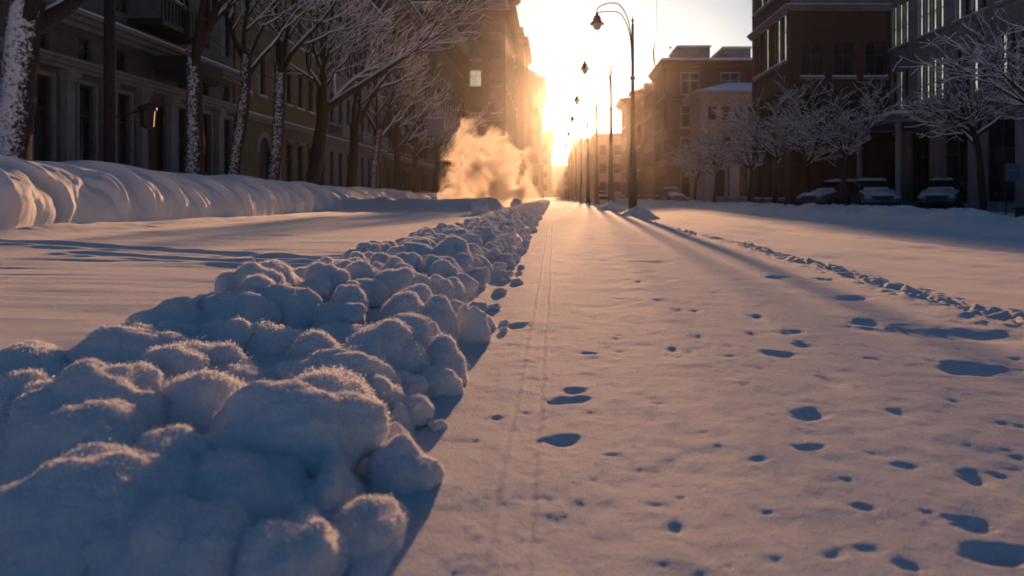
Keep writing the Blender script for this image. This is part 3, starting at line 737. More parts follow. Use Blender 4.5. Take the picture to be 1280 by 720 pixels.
class Bld:
    """a box building; face 's' looks on the street, face 'f' looks at the camera (-Y)"""
    def __init__(s, name, label, side, xs, depth, y0, y1, h, wall, z0=-.3):
        s.side = side; s.xs = xs; s.y0, s.y1, s.h, s.z0 = y0, y1, h, z0; s.wall = wall
        s.xb = xs - depth if side < 0 else xs + depth
        s.root = empty(name, (xs, y0, 0)); s.ox, s.oy = xs, y0; tag(s.root, label, 'building')
        s.holes = {'s': [], 'f': []}; s.recess = .22
    def P(s, face, u, z, out=0.0):
        if face == 's': return ((0 if True else 0) + (out if s.side < 0 else -out), u, z)
        return ((-u if s.side < 0 else u), -out, z)      # front: u grows away from the street
    def width(s, face): return s.y1-s.y0 if face == 's' else abs(s.xb-s.xs)
    def pbox(s, mb, face, u0, u1, z0, z1, o0, o1):
        a = s.P(face, u0, z0, o0); b = s.P(face, u1, z1, o1)
        mb.box(min(a[0], b[0]), max(a[0], b[0]), min(a[1], b[1]), max(a[1], b[1]), z0, z1)
    def part(s, name, face, boxes, mat, bevel=0):
        m = MB()
        for bx in boxes: s.pbox(m, face, *bx)
        return m.build(name, mat, s.root, bevel=bevel)
    def window(s, face, u, z, w, h, glass, frame=None, style='cross', wide=1.0, name='window'):
        s.holes[face].append((u, u+w, z, z+h))
        fm, pm = window_mesh(w, h, style, wide)
        fo = link(name, with_mat(fm, frame or M['frame']), None, s.root)
        if face == 's':
            fo.location = s.P('s', u if s.side > 0 else u, z, -s.recess+.06); fo.rotation_euler = (0, 0, math.pi/2)
        else:
            x = -(u+w) if s.side < 0 else u; fo.location = (x, s.recess-.06, z)
        link('pane', with_mat(pm, glass), None, fo)
        s.last = fo; s.lastface = face
        return fo
    def finish(s, roof_snow=.25, overhang=.35):
        m = MB()
        for face in ('s', 'f'):
            W = s.width(face); hs = s.holes[face]
            us = sorted(set([0, W]+[a for h in hs for a in h[:2]])); zs = sorted(set([s.z0, s.h]+[a for h in hs for a in h[2:]]))
            for i in range(len(us)-1):
                for j in range(len(zs)-1):
                    uc, zc = (us[i]+us[i+1])/2, (zs[j]+zs[j+1])/2
                    if any(h[0] < uc < h[1] and h[2] < zc < h[3] for h in hs): continue
                    m.add([s.P(face, us[i], zs[j]), s.P(face, us[i+1], zs[j]), s.P(face, us[i+1], zs[j+1]), s.P(face, us[i], zs[j+1])], [(0, 1, 2, 3)])
            for a, b, c, d in hs:
                r = -s.recess
                q = [(a, c), (b, c), (b, d), (a, d)]
                for k in range(4):
                    p0, p1 = q[k], q[(k+1) % 4]
                    m.add([s.P(face, *p0), s.P(face, *p1), s.P(face, *p1, r), s.P(face, *p0, r)], [(0, 1, 2, 3)])
                m.add([s.P(face, x_, z_, r-.02) for x_, z_ in q], [(0, 1, 2, 3)])
        X0, X1 = (s.xb-s.ox, 0) if s.side < 0 else (0, s.xb-s.ox); D = s.y1-s.y0
        bx = s.xb-s.ox
        m.add([(bx, 0, s.z0), (bx, D, s.z0), (bx, D, s.h), (bx, 0, s.h)], [(0, 1, 2, 3)])
        m.add([(0, D, s.z0), (bx, D, s.z0), (bx, D, s.h), (0, D, s.h)], [(0, 1, 2, 3)])
        m.add([(0, 0, s.h), (bx, 0, s.h), (bx, D, s.h), (0, D, s.h)], [(0, 1, 2, 3)])
        m.build('wall', s.wall, s.root)
        if roof_snow:
            n = MB(); o = overhang; n.box(X0-o, X1+o, -o, D+o, s.h+.05, s.h+.05+roof_snow); n.build('roof_snow', M['snow'], s.root, bevel=.1)
    def cornice(s, z, t, out, mat, name='cornice', snow=0.0, faces='sf'):
        """moulding in three steps wrapping the street and front faces"""
        m = MB(); D = s.y1-s.y0; bx = abs(s.xb-s.xs); steps = [(0, .35, .45), (.35, .7, .75), (.7, 1.0, 1.0)]
        for a, b, k in steps:
            o = out*k
            if s.side < 0: m.box(-.02 if 's' in faces else 0, o, -o if 'f' in faces else 0, D, z+a*t, z+b*t)
            else: m.box(-o, .02, -o if 'f' in faces else 0, D, z+a*t, z+b*t)
            if 'f' in faces:
                if s.side < 0: m.box(-bx, -.02, -o, .02, z+a*t, z+b*t)
                else: m.box(.02, bx, -o, .02, z+a*t, z+b*t)
        c = m.build(name, mat, s.root)
        if snow:
            n = MB(); o = out*.95
            if s.side < 0: n.box(0.003, o, -o if 'f' in faces else 0, D, z+t+.003, z+t+snow)
            else: n.box(-o, -.003, -o if 'f' in faces else 0, D, z+t+.003, z+t+snow)
            if 'f' in faces:
                if s.side < 0: n.box(-bx, 0, -o, -.003, z+t+.003, z+t+snow)
                else: n.box(0, bx, -o, -.003, z+t+.003, z+t+snow)
            n.build('ledge_snow', M['snow'], s.root, bevel=.03)
    def row(s, face, z, h, w, pitch, u0=None, u1=None, glass=None, lit=(), litmat=None, sill=True, hood=False, frame=None, style='cross', trim=None, prob=0, wide=1.0):
        W = s.width(face); u0 = .8 if u0 is None else u0; u1 = W-.6 if u1 is None else u1
        n = int((u1-u0-w)/pitch+1e-6)+1; off = ((u1-u0)-((n-1)*pitch+w))/2; sl = []; hd = []; sn = []
        for i in range(n):
            u = u0+off+i*pitch; l = (i in lit) or (prob and random.random() < prob)
            s.window(face, u, z, w, h, (litmat or M['lit']) if l else (glass or M['glass']), frame, style, wide)
            s.extras(s.last, w, h, sill, hood, trim or M['trimstone'])

    def extras(s, fo, w, h, sill, hood, mat):
        def loc(mb, x0, x1, o0, o1, z0, z1):      # o = distance proud of the wall, in the window's own frame
            k = s.recess-.06
            if s.lastface == 's' and s.side < 0: mb.box(x0, x1, -(k+o1), -(k+o0), z0, z1)
            elif s.lastface == 's': mb.box(x0, x1, k+o0, k+o1, z0, z1)
            else: mb.box(x0, x1, -(k+o1), -(k+o0), z0, z1)
        key = (round(w, 2), round(h, 2), s.lastface == 's' and s.side > 0, mat.name)
        if key not in ex_cache:
            a = MB(); loc(a, -.12, w+.12, .003, .16, -.16, -.003); b_ = MB(); loc(b_, -.10, w+.10, .005, .14, 0, .06); c = MB(); loc(c, -.15, w+.15, .003, .2, h+.05, h+.25)
            ex_cache[key] = [q.mesh(n_) for q, n_ in ((a, 'sill'), (b_, 'sill_snow'), (c, 'hood'))]
            for me, mt in zip(ex_cache[key], (mat, M['snow'], mat)): me.materials.append(mt)
        e = ex_cache[key]
        if sill: link('sill', e[0], None, fo); link('sill_snow', e[1], None, fo)
        if hood: link('hood', e[2], None, fo)

# --- left side
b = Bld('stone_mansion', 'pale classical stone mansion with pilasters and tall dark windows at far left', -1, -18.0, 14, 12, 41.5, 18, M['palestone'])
pitch = 2.45
us = [1.2+pitch*i for i in range(12)]
door_i = 8
for i, u in enumerate(us):
    if i in (door_i,):
        continue
    b.window('s', u, 1.9, 1.0, 3.1, M['glass'], None, 'cross')
    q = [(u-.14, 1.7), (u-.003, 1.7), (u-.003, 5.003), (u+1.003, 5.003), (u+1.003, 1.7), (u+1.14, 1.7), (u+1.14, 5.15), (u-.14, 5.15)]; sm = MB()
    sm.add([b.P('s', x_, z_, .003) for x_, z_ in q]+[b.P('s', x_, z_, .11) for x_, z_ in q], [(8, 9, 10, 15), (10, 11, 14, 15), (11, 12, 13, 14)]+[(k, (k+1) % 8, (k+1) % 8+8, k+8) for k in range(8)]); sm.build('window_surround', M['trimstone'], b.root)
    b.window('s', u+.1, 5.95, .8, .85, M['glass'], None, 'plain')
    b.window('s', u, 8.4, 1.0, 2.6, M['glass'], None, 'cross')
    b.window('s', u, 12.6, 1.0, 2.4, M['glass'], None, 'cross')
for i in range(13):
    u = us[0]-.98+pitch*i
    if i == door_i+1 or i == door_i: pass
    pl = MB(); b.pbox(pl, 's', u, u+.55, .0, 1.75, .003, .34); b.pbox(pl, 's', u+.04, u+.51, 1.75, 4.95, .003, .26); b.pbox(pl, 's', u-.04, u+.59, 4.95, 5.12, .003, .34); b.pbox(pl, 's', u-.09, u+.64, 5.12, 5.36, .003, .40)
    pl.build('pilaster', M['trimstone'], b.root)
b.cornice(5.38, .42, .5, M['trimstone'], 'entablature', faces='s'); b.cornice(7.0, .5, .85, M['trimstone'], snow=.10, faces='s'); b.cornice(17.2, .8, 1.2, M['trimstone'], snow=.2)
ud = us[door_i]
b.window('s', ud-.45, .2, 1.9, 4.7, M['door'], M['door'], 'cross', 2.0, 'door')
b.part('entrance_canopy', 's', [(ud-1.1, ud+2.1, 5.9, 6.1, .9, 2.2), (ud-1.3, ud+2.3, 6.1, 6.75, .88, 2.3)], M['darkmetal'])
b.part('balcony', 's', [(ud-1.6, ud+2.6, 8.0, 8.25, .003, 1.5), (ud-1.6, ud+2.6, 9.1, 9.2, 1.4, 1.5)]+[(ud-1.6+.3*k, ud-1.55+.3*k, 8.25, 9.1, 1.42, 1.48) for k in range(15)], M['darkmetal'])
b.finish()

b = Bld('ochre_house', 'ochre rendered house with the arched doorway left of the leaning tree', -1, -18.0, 13, 41.8, 56, 17, M['yellow'])
ua = 45.3-41.8
b.window('s', ua-.2, .2, 1.9, 4.2, M['door'], M['door'], 'cross', 1.5, 'door')
ar = MB(); n = 12; vs = []; fs = []
for i in range(n+1):
    a = math.pi*i/n; vs += [b.P('s', ua+.75-.95*math.cos(a), 3.45+.95*math.sin(a), .03), b.P('s', ua+.75-1.3*math.cos(a), 3.45+1.3*math.sin(a), .03), b.P('s', ua+.75-1.3*math.cos(a), 3.45+1.3*math.sin(a), -.0), b.P('s', ua+.75-.95*math.cos(a), 3.45+.95*math.sin(a), -.18)]
for i in range(n):
    k = i*4
    for q in range(4): fs.append((k+q, k+(q+1) % 4, k+4+(q+1) % 4, k+4+q))
ar.add(vs, fs)
for sgn in (0, 1):   # spandrels closing the square head of the opening
    sp = []; 
    for i in range(n//2+1):
        a = math.pi*i/n if sgn == 0 else math.pi - math.pi*i/n
        sp.append(b.P('s', ua+.75-.95*math.cos(a), 3.45+.95*math.sin(a), -.02))
    sp.append(b.P('s', ua+.75-.951*(1 if sgn == 0 else -1), 4.42, -.02)); ar.add(sp, [tuple(range(len(sp)))])
ar.build('arch', M['trimstone'], b.root)
for k in (0,):
    b.row('s', 1.6, 2.7, 1.1, 2.2, u0=5.6, hood=True); b.row('s', 6.9, 2.4, 1.1, 2.3, hood=True); b.row('s', 11.2, 2.2, 1.1, 2.3)
b.part('pilaster', 's', [(.05, .5, 0, 5.2, .003, .2)], M['trimstone']); b.part('pilaster', 's', [(ua+2.3, ua+2.75, 0, 5.2, .003, .2)], M['trimstone'])
b.cornice(5.25, .35, .4, M['trimstone'], snow=.08, faces='s'); b.cornice(16.3, .7, .9, M['trimstone'], snow=.2); b.finish()

b = Bld('grey_house', 'grey rendered house with stone balconies behind the sweeping tree', -1, -18.0, 13, 56.3, 78, 19, M['greyren'])
b.row('s', 1.2, 3.2, 1.1, 2.4); b.row('s', 6.6, 2.6, 1.1, 2.4, hood=True); b.row('s', 11.0, 2.4, 1.1, 2.4); b.row('s', 15.0, 2.0, 1.1, 2.4)
for i in range(3): b.part('balcony', 's', [(2.5+6.5*i, 6.0+6.5*i, 5.5, 5.75, .003, 1.2), (2.5+6.5*i, 6.0+6.5*i, 5.76, 6.55, 1.06, 1.2)], M['trimstone'])
b.cornice(5.0, .4, .5, M['trimstone'], snow=.1, faces='s'); b.cornice(18.2, .7, .9, M['trimstone'], snow=.2); b.finish()
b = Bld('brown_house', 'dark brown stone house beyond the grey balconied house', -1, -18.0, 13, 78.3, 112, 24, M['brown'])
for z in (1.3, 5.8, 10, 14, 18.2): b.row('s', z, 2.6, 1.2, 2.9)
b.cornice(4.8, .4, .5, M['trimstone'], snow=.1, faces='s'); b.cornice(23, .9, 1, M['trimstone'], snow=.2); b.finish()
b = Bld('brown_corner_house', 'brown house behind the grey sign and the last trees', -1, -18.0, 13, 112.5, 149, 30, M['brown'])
for z in (1.3, 5.8, 10.4, 15, 19.6, 24.2): b.row('s', z, 2.8, 1.3, 3.1)
b.cornice(29, .9, 1, M['trimstone'], snow=.2); b.finish()
b = Bld('brown_tower_block', 'tall brown stone block with horizontal cornices rising out of the top, behind the steam', -1, -9.75, 20, 150, 193, 52, M['brown'])
for k, z in enumerate((2, 7.2, 12.4, 17.6, 23.0, 28.4, 33.8, 39.2, 45)):
    b.row('f', z, 3.3, 2.3, 4.0, prob=0, lit=((1,) if k == 4 else ()), litmat=M['litgold'])
    if k % 2 == 0: b.row('s', z, 3.3, 1.7, 7.0, lit=((0,) if k in (4, 6) else ()), litmat=M['litgold'])
for z in (5.8, 37.3, 42.9, 50.5): b.cornice(z, 1.0, 1.2, M['brown'], snow=.15)
b.finish()
b = Bld('brown_turret_block', 'narrow brown block with snowy stepped roof right of the tallest block', -1, -8.6, 18, 214, 252, 46.5, M['brown'])
for z in (4, 14, 24, 34): b.row('f', z, 4, 2, 4); 
b.cornice(45, 1.5, 1.4, M['brown'], snow=.2); b.finish(.5)
rt = MB(); rt.box(-4, -.4, 2, 20, 47.3, 49.8); rt.build('roof_turret', M['brown'], b.root); rt = MB(); rt.box(-4.2, -.2, 1.8, 20.2, 49.85, 50.2); rt.build('roof_snow', M['snow'], b.root)
b = Bld('golden_corner_block', 'brown block with projecting cornice and snowy hipped roof glowing in the sun', -1, -4.3, 18, 262, 320, 42.5, M['taupe'])
for z in (4, 12, 20, 28, 35): b.row('f', z, 4, 2, 4.6)
b.cornice(40.5, 2.0, 1.6, M['taupe']); b.finish(0)
hp = MB(); hp.add([(1.2, -1.2, 42.7), (-18, -1.2, 42.7), (-18, 59, 42.7), (1.2, 59, 42.7), (-7, 8, 48.5), (-16, 8, 48.5), (-16, 50, 48.5), (-7, 50, 48.5)], [(0, 1, 5, 4), (1, 2, 6, 5), (2, 3, 7, 6), (3, 0, 4, 7), (4, 5, 6, 7), (3, 2, 1, 0)]); hp.build('roof_snow', M['snow'], b.root)
b = Bld('far_left_block', 'low hazy block at the far left end of the street beneath the sun', -1, -.9, 26, 335, 480, 30, M['taupe'])
for z in (3, 9, 15, 21): b.row('f', z, 3, 2, 5)
b.cornice(28.5, 1.5, 1.2, M['taupe'], snow=.3); b.finish()

# --- right side
b = Bld('grey_office_building', 'grey stone building with groups of lit narrow windows and a canopy, far right', 1, 18.5, 16, 14, 43.5, 15.5, M['greystone'])
def group4(z, h, u, n, w, p, lits, trim=True):
    for k in range(n):
        b.window('s', u+k*p, z, w, h, M['lit'] if lits[k] else M['glass'], M['frame'], 'plain', 1.1)
    b.part('window_sill', 's', [(u-.15, u+(n-1)*p+w+.15, z-.15, z-.003, .003, .14)], M['trimstone'])
    b.part('sill_snow', 's', [(u-.12, u+(n-1)*p+w+.12, z, z+.04, .005, .12)], M['snow'])
# u = y-14; far groups first
for gi, (u, n) in enumerate(((28.0, 1), (24.6, 4), (21.1, 4), (17.6, 4), (14.2, 4), (10.8, 4), (7.0, 4), (3.4, 4))):
    L1 = (1, 1, 1, 1) if gi < 3 else ((0, 1, 0, 1) if gi < 5 else (0, 0, 1, 0))
    L2 = {0: (0,), 1: (0, 1, 0, 1), 2: (1, 1, 1, 1), 3: (0, 1, 0, 0)}.get(gi, (0, 0, 0, 1))
    group4(8.75, 2.3, u, n, .46, .66, L1[:n]); group4(5.3, 2.15, u, n, .46, .66, L2[:n]); group4(12.2, 2.0, u, n, .46, .66, (0, 0, 0, 0)[:n])
for i in range(9):
    u = 1.2+3.35*i
    pm = MB(); b.pbox(pm, 's', u, u+.7, 0, .5, .003, .30); b.pbox(pm, 's', u+.05, u+.65, .5, 4.3, .003, .24); pm.build('pilaster', M['trimstone'], b.root)
    if i < 8:
        b.window('s', u+.95, .5, 2.1, 3.5, M['glass'], M['frame'], 'cross')
b.cornice(4.45, .35, .3, M['trimstone'], 'string_course', snow=.05); b.cornice(14.6, .7, .8, M['trimstone'], snow=.2)
cx0, cx1, cy0, cy1 = 15.3-18.5, -.26, 33.2-14, 38.0-14
cm = MB(); cm.box(cx0, cx1, cy0, cy1, 4.08, 4.3); cm.box(cx0-.12, cx1, cy0-.12, cy1+.12, 4.3, 4.44); cm.build('entrance_canopy', M['greystone'], b.root, bevel=.02)
cs = MB(); cs.box(cx0-.1, cx1-.1, cy0-.1, cy1+.1, 4.443, 4.6); cs.build('canopy_snow', M['snow'], b.root, bevel=.06)
for yy in (cy0+.25, cy1-.3):
    m = MB(); m.tube([(cx0+.3, yy, -.1), (cx0+.3, yy, 4.08)], .13, 12); m.build('canopy_column', M['trimstone'], b.root)
b.part('awning', 's', [(25.2, 27.8, 3.0, 3.6, .26, 1.4)], M['awning'])
b.finish()

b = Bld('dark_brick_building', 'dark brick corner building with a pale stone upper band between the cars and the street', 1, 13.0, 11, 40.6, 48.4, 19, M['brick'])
for z in (8.3, 12.4): b.row('s', z, 2.7, .7, 1.15, u0=.5, u1=7.4, prob=.45)
b.row('s', 4.6, 2.2, .7, 1.15, u0=.5, u1=7.4)
b.row('s', .6, 3.0, 1.3, 2.2, u0=.5, u1=7.4)
b.row('f', 7.3, 1.9, 1.1, 1.75, u0=.6, u1=10.5); b.row('f', 4.5, 1.9, 1.1, 1.75, u0=.6, u1=10.5); b.row('f', 11.7, 2.2, 1.1, 1.75, u0=.6, u1=10.5)
b.cornice(3.95, .3, .3, M['brick'], 'string_course', snow=.04); b.cornice(10.9, .3, .35, M['greystone'], snow=.06); b.cornice(18, .9, .9, M['greystone'], snow=.2)
b.part('stone_band', 'f', [(0, 11, 11.22, 11.6, .002, .05)], M['greystone'])
b.finish()

b = Bld('cream_house', 'low cream house with a snowy roof tucked beside the dark brick building', 1, 15.3, 12, 77, 83, 11.6, M['cream'])
b.row('f', 8.6, 1.5, .8, 1.35, u0=.5); b.row('f', 5.2, 1.9, .9, 1.6, u0=.5); b.row('f', .6, 3.2, 1.4, 2.4, u0=.5); b.row('s', 5.2, 1.9, .9, 1.8, u0=.5)
for i in range(5): b.part('pilaster', 'f', [(.08+2.38*i, .42+2.38*i, 0, 4.3, .003, .25)], M['trimstone'])
b.cornice(4.4, .35, .4, M['cream'], snow=.08); b.cornice(10.8, .8, .9, M['cream']); 
b.finish(0)
hp = MB(); hp.add([(-.8, -.8, 11.62), (12, -.8, 11.62), (12, 6.8, 11.62), (-.8, 6.8, 11.62), (3.4, 3, 13.0), (12, 3, 13.0)], [(0, 1, 5, 4), (1, 2, 5), (2, 3, 4, 5), (3, 0, 4), (3, 2, 1, 0)]); hp.build('roof_snow', M['snow'], b.root)

b = Bld('red_brick_block', 'red brick block with large pale windows, cornice and boxy roof housings', 1, 13.0, 14, 85, 95, 16.2, M['brickb'])
for z in (12.4, 8.6, 4.9): b.row('f', z, 2.6, 2.2, 4.6, u0=1.2, frame=M['paleframe'], glass=M['paleframe'] if False else None, wide=2.0)
b.row('f', .5, 3.0, 2.2, 4.6, u0=1.2, frame=M['paleframe'], wide=2.0)
for z in (12.4, 8.6, 4.9, .8): b.row('s', z, 2.4, 1.2, 2.4)
b.cornice(4.0, .35, .3, M['brickb'], 'string_course', snow=.05); b.cornice(11.5, .3, .3, M['brickb'], 'string_course', snow=.05); b.cornice(15.3, .9, .9, M['brickb']); b.finish(.3, .7)
for (x0, x1, h) in ((1.6, 5.4, 1.75), (7.0, 10.2, 1.6)):
    m = MB(); m.box(x0, x1, 2, 8, 16.5, 16.5+h); m.build('roof_housing', M['greystone'], b.root); m = MB(); m.box(x0-.15, x1+.15, 1.85, 8.15, 16.52+h, 16.75+h); m.build('roof_snow', M['snow'], b.root, bevel=.06)

HD = [('taupe', 96, 106, 15.2, 'taupe house with stepped parapet beyond the red brick block', 'taupe_house'),
      ('brown', 106.4, 112, 16.0, 'brown house with small roof blocks, second beyond the red brick block', 'brown_row_house'),
      ('brickb', 112.4, 121, 15.6, 'hazy brick house with a jutting cornice, third beyond the red brick block', 'brick_row_house')]
for k, (mt, y0, y1, h, lab, nm) in enumerate(HD):
    b = Bld(nm, lab, 1, (13.0, 12.6, 11.1)[k], 13, y0, y1, h, M[mt])
    for z in (11.4, 8.0, 4.6, .8): b.row('s', z, 2.1, 1.1, 2.3, prob=.12, litmat=M['litgold']); 
    if k: b.row('f', 11.4, 2.1, 1.1, 2.3)
    b.cornice(h-.9, .8, .8+.15*k, M[mt], snow=.0); b.finish(.25, .3)
    for q in range(2):
        m = MB(); m.box(.6+q*3, 1.8+q*3, 1+3*q, 3+3*q, h+.3, h+1.2-.3*q); m.build('chimney', M['brown'], b.root)
FD = [(150, 190, 8.4, 13.2, 30, 'pale hazy block closing the right side of the street, nearest of the far row', 'far_pale_block'),
      (191, 240, 8.6, 15.5, 20, 'second hazy block of the far right row', 'far_hazy_block'),
      (241, 300, 8.6, 19, 20, 'third hazy block of the far right row with lower roof', 'far_hazy_block'),
      (301, 470, 8.8, 24, 20, 'last hazy block of the far right row, dissolving into the sun haze', 'far_hazy_block')]
for k, (y0, y1, x, h, dep, lab, nm) in enumerate(FD):
    b = Bld(nm, lab, 1, x, dep, y0, y1, h, M['taupe'] if k != 1 else M['cream'])
    if k == 0:
        for z in (1.5, 5.2, 9): b.row('f', z, 2.1, 1.4, 3.0, glass=M['glass'])
    for z in (1.5, 5.2, 9): b.row('s', z, 2.0, 1.4, 4.5, prob=.05, litmat=M['litgold'])
    b.cornice(h-.8, .7, .5, M['taupe']); b.finish(.3)
b = Bld('street_end_block', 'faint building closing the far end of the street', 1, -24, 60, 520, 560, 22, M['taupe'])
for z in (2, 8, 14): b.row('f', z, 3.5, 2.2, 6)
b.cornice(20.5, 1.2, 1, M['taupe']); b.finish(.5)

# ------------------------------------------------------------------ cars
def loft(sections, closed=True):
    vs = []; fs = []; n = len(sections[0])
    for s_ in sections: vs += s_
    for i in range(len(sections)-1):
        for k in range(n):
            k2 = (k+1) % n; fs.append((i*n+k, i*n+k2, (i+1)*n+k2, (i+1)*n+k))
    fs.append(tuple(range(n))[::-1]); fs.append(tuple((len(sections)-1)*n+k for k in range(n)))
    return vs, fs
def make_car(paint):
    root = empty('parked_car')
    st = [(-2.12, .34, .55, .66), (-2.08, .24, .62, .76), (-1.9, .2, .72, .84), (-1.5, .2, .80, .87), (-.95, .2, .90, .885), (0, .2, .93, .89), (1.2, .2, .95, .885), (1.75, .22, .94, .86), (2.02, .26, .90, .80), (2.1, .36, .72, .74)]
    sec = []
    for y, zb, zt, hw in st:
        sec.append([(-hw*.92, y, zb), (-hw, y, zb+.12), (-hw, y, (zb+zt)/2+.05), (-hw*.95, y, zt-.07), (-hw*.84, y, zt), (0, y, zt+.035), (hw*.84, y, zt), (hw*.95, y, zt-.07), (hw, y, (zb+zt)/2+.05), (hw, y, zb+.12), (hw*.92, y, zb)])
    m = MB(); m.add(*loft(sec)); body = m.build('body', paint, root, True)
    body.modifiers.new('sub', 'SUBSURF').levels = 1; body.modifiers['sub'].render_levels = 2
    # cabin: roof + pillars painted, glass inset
    base = [(-.80, -1.0), (.80, -1.0), (.80, 1.75), (-.80, 1.75)]; top = [(-.58, -.22), (.58, -.22), (.60, 1.15), (-.60, 1.15)]
    zb, zt = .90, 1.42
    def lerp(i, f): return Vector((base[i][0]*(1-f)+top[i][0]*f, base[i][1]*(1-f)+top[i][1]*f, zb*(1-f)+zt*f))
    g = MB()
    for f0, f1 in ((0, .97),):
        vs = [lerp(i, f0) for i in range(4)]+[lerp(i, f1) for i in range(4)]
    names = ['windscreen', 'side_window', 'rear_window', 'side_window']
    for i in range(4):
        j = (i+1) % 4; a, b_, c, d = lerp(i, .06), lerp(j, .06), lerp(j, .92), lerp(i, .92)
        cen = (a+b_+c+d)/4; q = [cen+(p-cen)*.93 for p in (a, b_, c, d)]
        nrm = (b_-a).cross(d-a).normalized()
        mm = MB(); mm.add([p+nrm*.004 for p in q]+[p-nrm*.012 for p in q], [(0, 1, 2, 3), (7, 6, 5, 4), (0, 4, 5, 1), (1, 5, 6, 2), (2, 6, 7, 3), (3, 7, 4, 0)])
        mm.build(names[i], M['glass'], root)
    cb = MB(); cb.add([lerp(i, 0) for i in range(4)]+[lerp(i, 1) for i in range(4)], [(0, 1, 5, 4), (1, 2, 6, 5), (2, 3, 7, 6), (3, 0, 4, 7), (4, 5, 6, 7)])
    cb.build('cabin', paint, root, bevel=.03)
    # wheels
    for x in (-.80, .80):
        for y in (-1.35, 1.3):
            w = MB(); w.lathe([(.0, -.1), (.26, -.1), (.31, -.08), (.33, -.03), (.33, .03), (.31, .08), (.26, .1), (0, .1)], n=20)
            wh = w.build('wheel', M['rubber'], root, True); wh.rotation_euler = (0, math.pi/2, 0); wh.location = (x, y, .33)
            r_ = MB(); r_.lathe([(0, -.115), (.2, -.112), (.2, .112), (0, .115)], n=14); r_.build('rim', M['rim'], wh)
    for sx in (-1, 1):
        h = MB(); h.box(sx*.62-.15, sx*.62+.15, -2.12, -1.98, .55, .68); h.build('headlight', M['headlamp'], root, bevel=.03)
        h = MB(); h.box(sx*.88-.02+.06*sx, sx*.88+.02+.12*sx, -.75, -.62, .93, 1.05); h.build('side_mirror', paint, root, bevel=.02)
        h = MB(); h.box(sx*.66-.1, sx*.66+.1, 2.0, 2.10, .66, .8); h.build('tail_light', M['awning'], root, bevel=.02)
    gr = MB(); gr.box(-.38, .38, -2.135, -2.05, .46, .60); gr.build('grille', M['darkmetal'], root)
    bp = MB(); bp.box(-.8, .8, -2.16, -1.95, .26, .40); bp.build('bumper', M['darkmetal'], root, bevel=.05)
    # snow lying on the roof, bonnet, windscreen and boot
    def slab(pts, th, seed):
        n = 14; vs = []; fs = []
        p = [Vector(q) for q in pts]
        for i in range(n+1):
            for j in range(n+1):
                u, v = i/n, j/n; q = p[0]*(1-u)*(1-v)+p[1]*u*(1-v)+p[2]*u*v+p[3]*(1-u)*v
                e = min(1, 6*min(u, 1-u, v, 1-v))**.5
                k = float(vnoise(np.array([q.x*3.0+seed]), np.array([q.y*3.0]), None, seed)[0])
                vs.append((q.x, q.y, q.z-.02+th*e*(1+.45*k)))
        for i in range(n):
            for j in range(n): a = i*(n+1)+j; fs.append((a, a+n+1, a+n+2, a+1))
        return vs, fs
    sn = MB()
    sn.add(*slab([(-.62, -.28, 1.42), (.62, -.28, 1.42), (.63, 1.2, 1.42), (-.63, 1.2, 1.42)], .13, 1))
    sn.add(*slab([(-.72, -2.0, .70), (.72, -2.0, .70), (.80, -.95, .91), (-.80, -.95, .91)], .10, 2))
    sn.add(*slab([(-.70, -.93, .93), (.70, -.93, .93), (.66, -.74, 1.06), (-.66, -.74, 1.06)], .05, 3))
    sn.add(*slab([(-.60, 1.18, 1.40), (.60, 1.18, 1.40), (.76, 1.72, .95), (-.76, 1.72, .95)], .07, 4))
    sn.add(*slab([(-.76, 1.7, .93), (.76, 1.7, .93), (.7, 2.02, .92), (-.7, 2.02, .92)], .09, 5))
    sn.build('snow_cover', M['snow'], root, True)
    return root
CG = 'snow-covered cars parked by the right buildings'
def place_car(o, px, d, rz, lab):
    X = (px-VX)/F*d; o.location = (X, d, hz(X, d)); o.rotation_euler = (0, 0, rz); tag(o, lab, 'car', CG)
c1 = make_car(M['carblue']); place_car(c1, 1046, 38.0, R(-60), 'blue-grey snow-covered car seen at an angle, left of the parked pair')
c2 = copy_tree(c1); place_car(c2, 1091, 35.5, R(-12), 'snow-covered car facing the camera, right of the parked pair')
c3 = make_car(M['cardark']); place_car(c3, 1180, 35.0, R(-36), 'dark snow-capped car parked alone in front of the office pilasters')
c4 = copy_tree(c3); place_car(c4, 840, 74, R(8), 'hazy snow-capped car far off before the red brick block')
c5 = copy_tree(c3); place_car(c5, 752, 118, R(4), 'tiny hazy car just right of the second lamp pole')

# ------------------------------------------------------------------ signs, post, wire, bird, box
g = empty('road_sign', (0, 0, 0)); d = 52.0; X = (545-VX)/F*d
g.location = (X, d, 0)
m = MB(); m.box(-.62, .62, -.03, .03, 5.0, 6.2); m.build('sign_panel', M['sign'], g, bevel=.02)
m = MB(); m.tube([(0, .09, -.2), (0, .09, 6.1)], .05, 8); m.build('post', M['darkmetal'], g)
m = MB(); m.box(-.60, .60, -.05, .05, 6.203, 6.27); m.build('snow_cap', M['snow'], g, bevel=.02)
tag(g, 'blank grey square road sign hanging among the snowy branches beside the steam', 'sign')
d = 25.5; X = (1266-VX)/F*d; g = empty('notice_board', (X, d, 0))
m = MB(); m.box(-.24, .24, -.03, .03, 1.25, 1.87); m.build('sign_panel', M['bluesign'], g, bevel=.015)
m = MB(); m.box(-.20, .20, -.034, -.0305, 1.62, 1.68); m.build('stripe', M['sign'], g)
m = MB(); m.tube([(-.2, .06, -.2), (-.2, .06, 1.9)], .025, 8); m.build('post', M['darkmetal'], g)
tag(g, 'small blue notice board on a thin post near the right edge', 'sign')
d = 24.0; X = (136-VX)/F*d; g = empty('utility_pole', (X, d, 1.2))
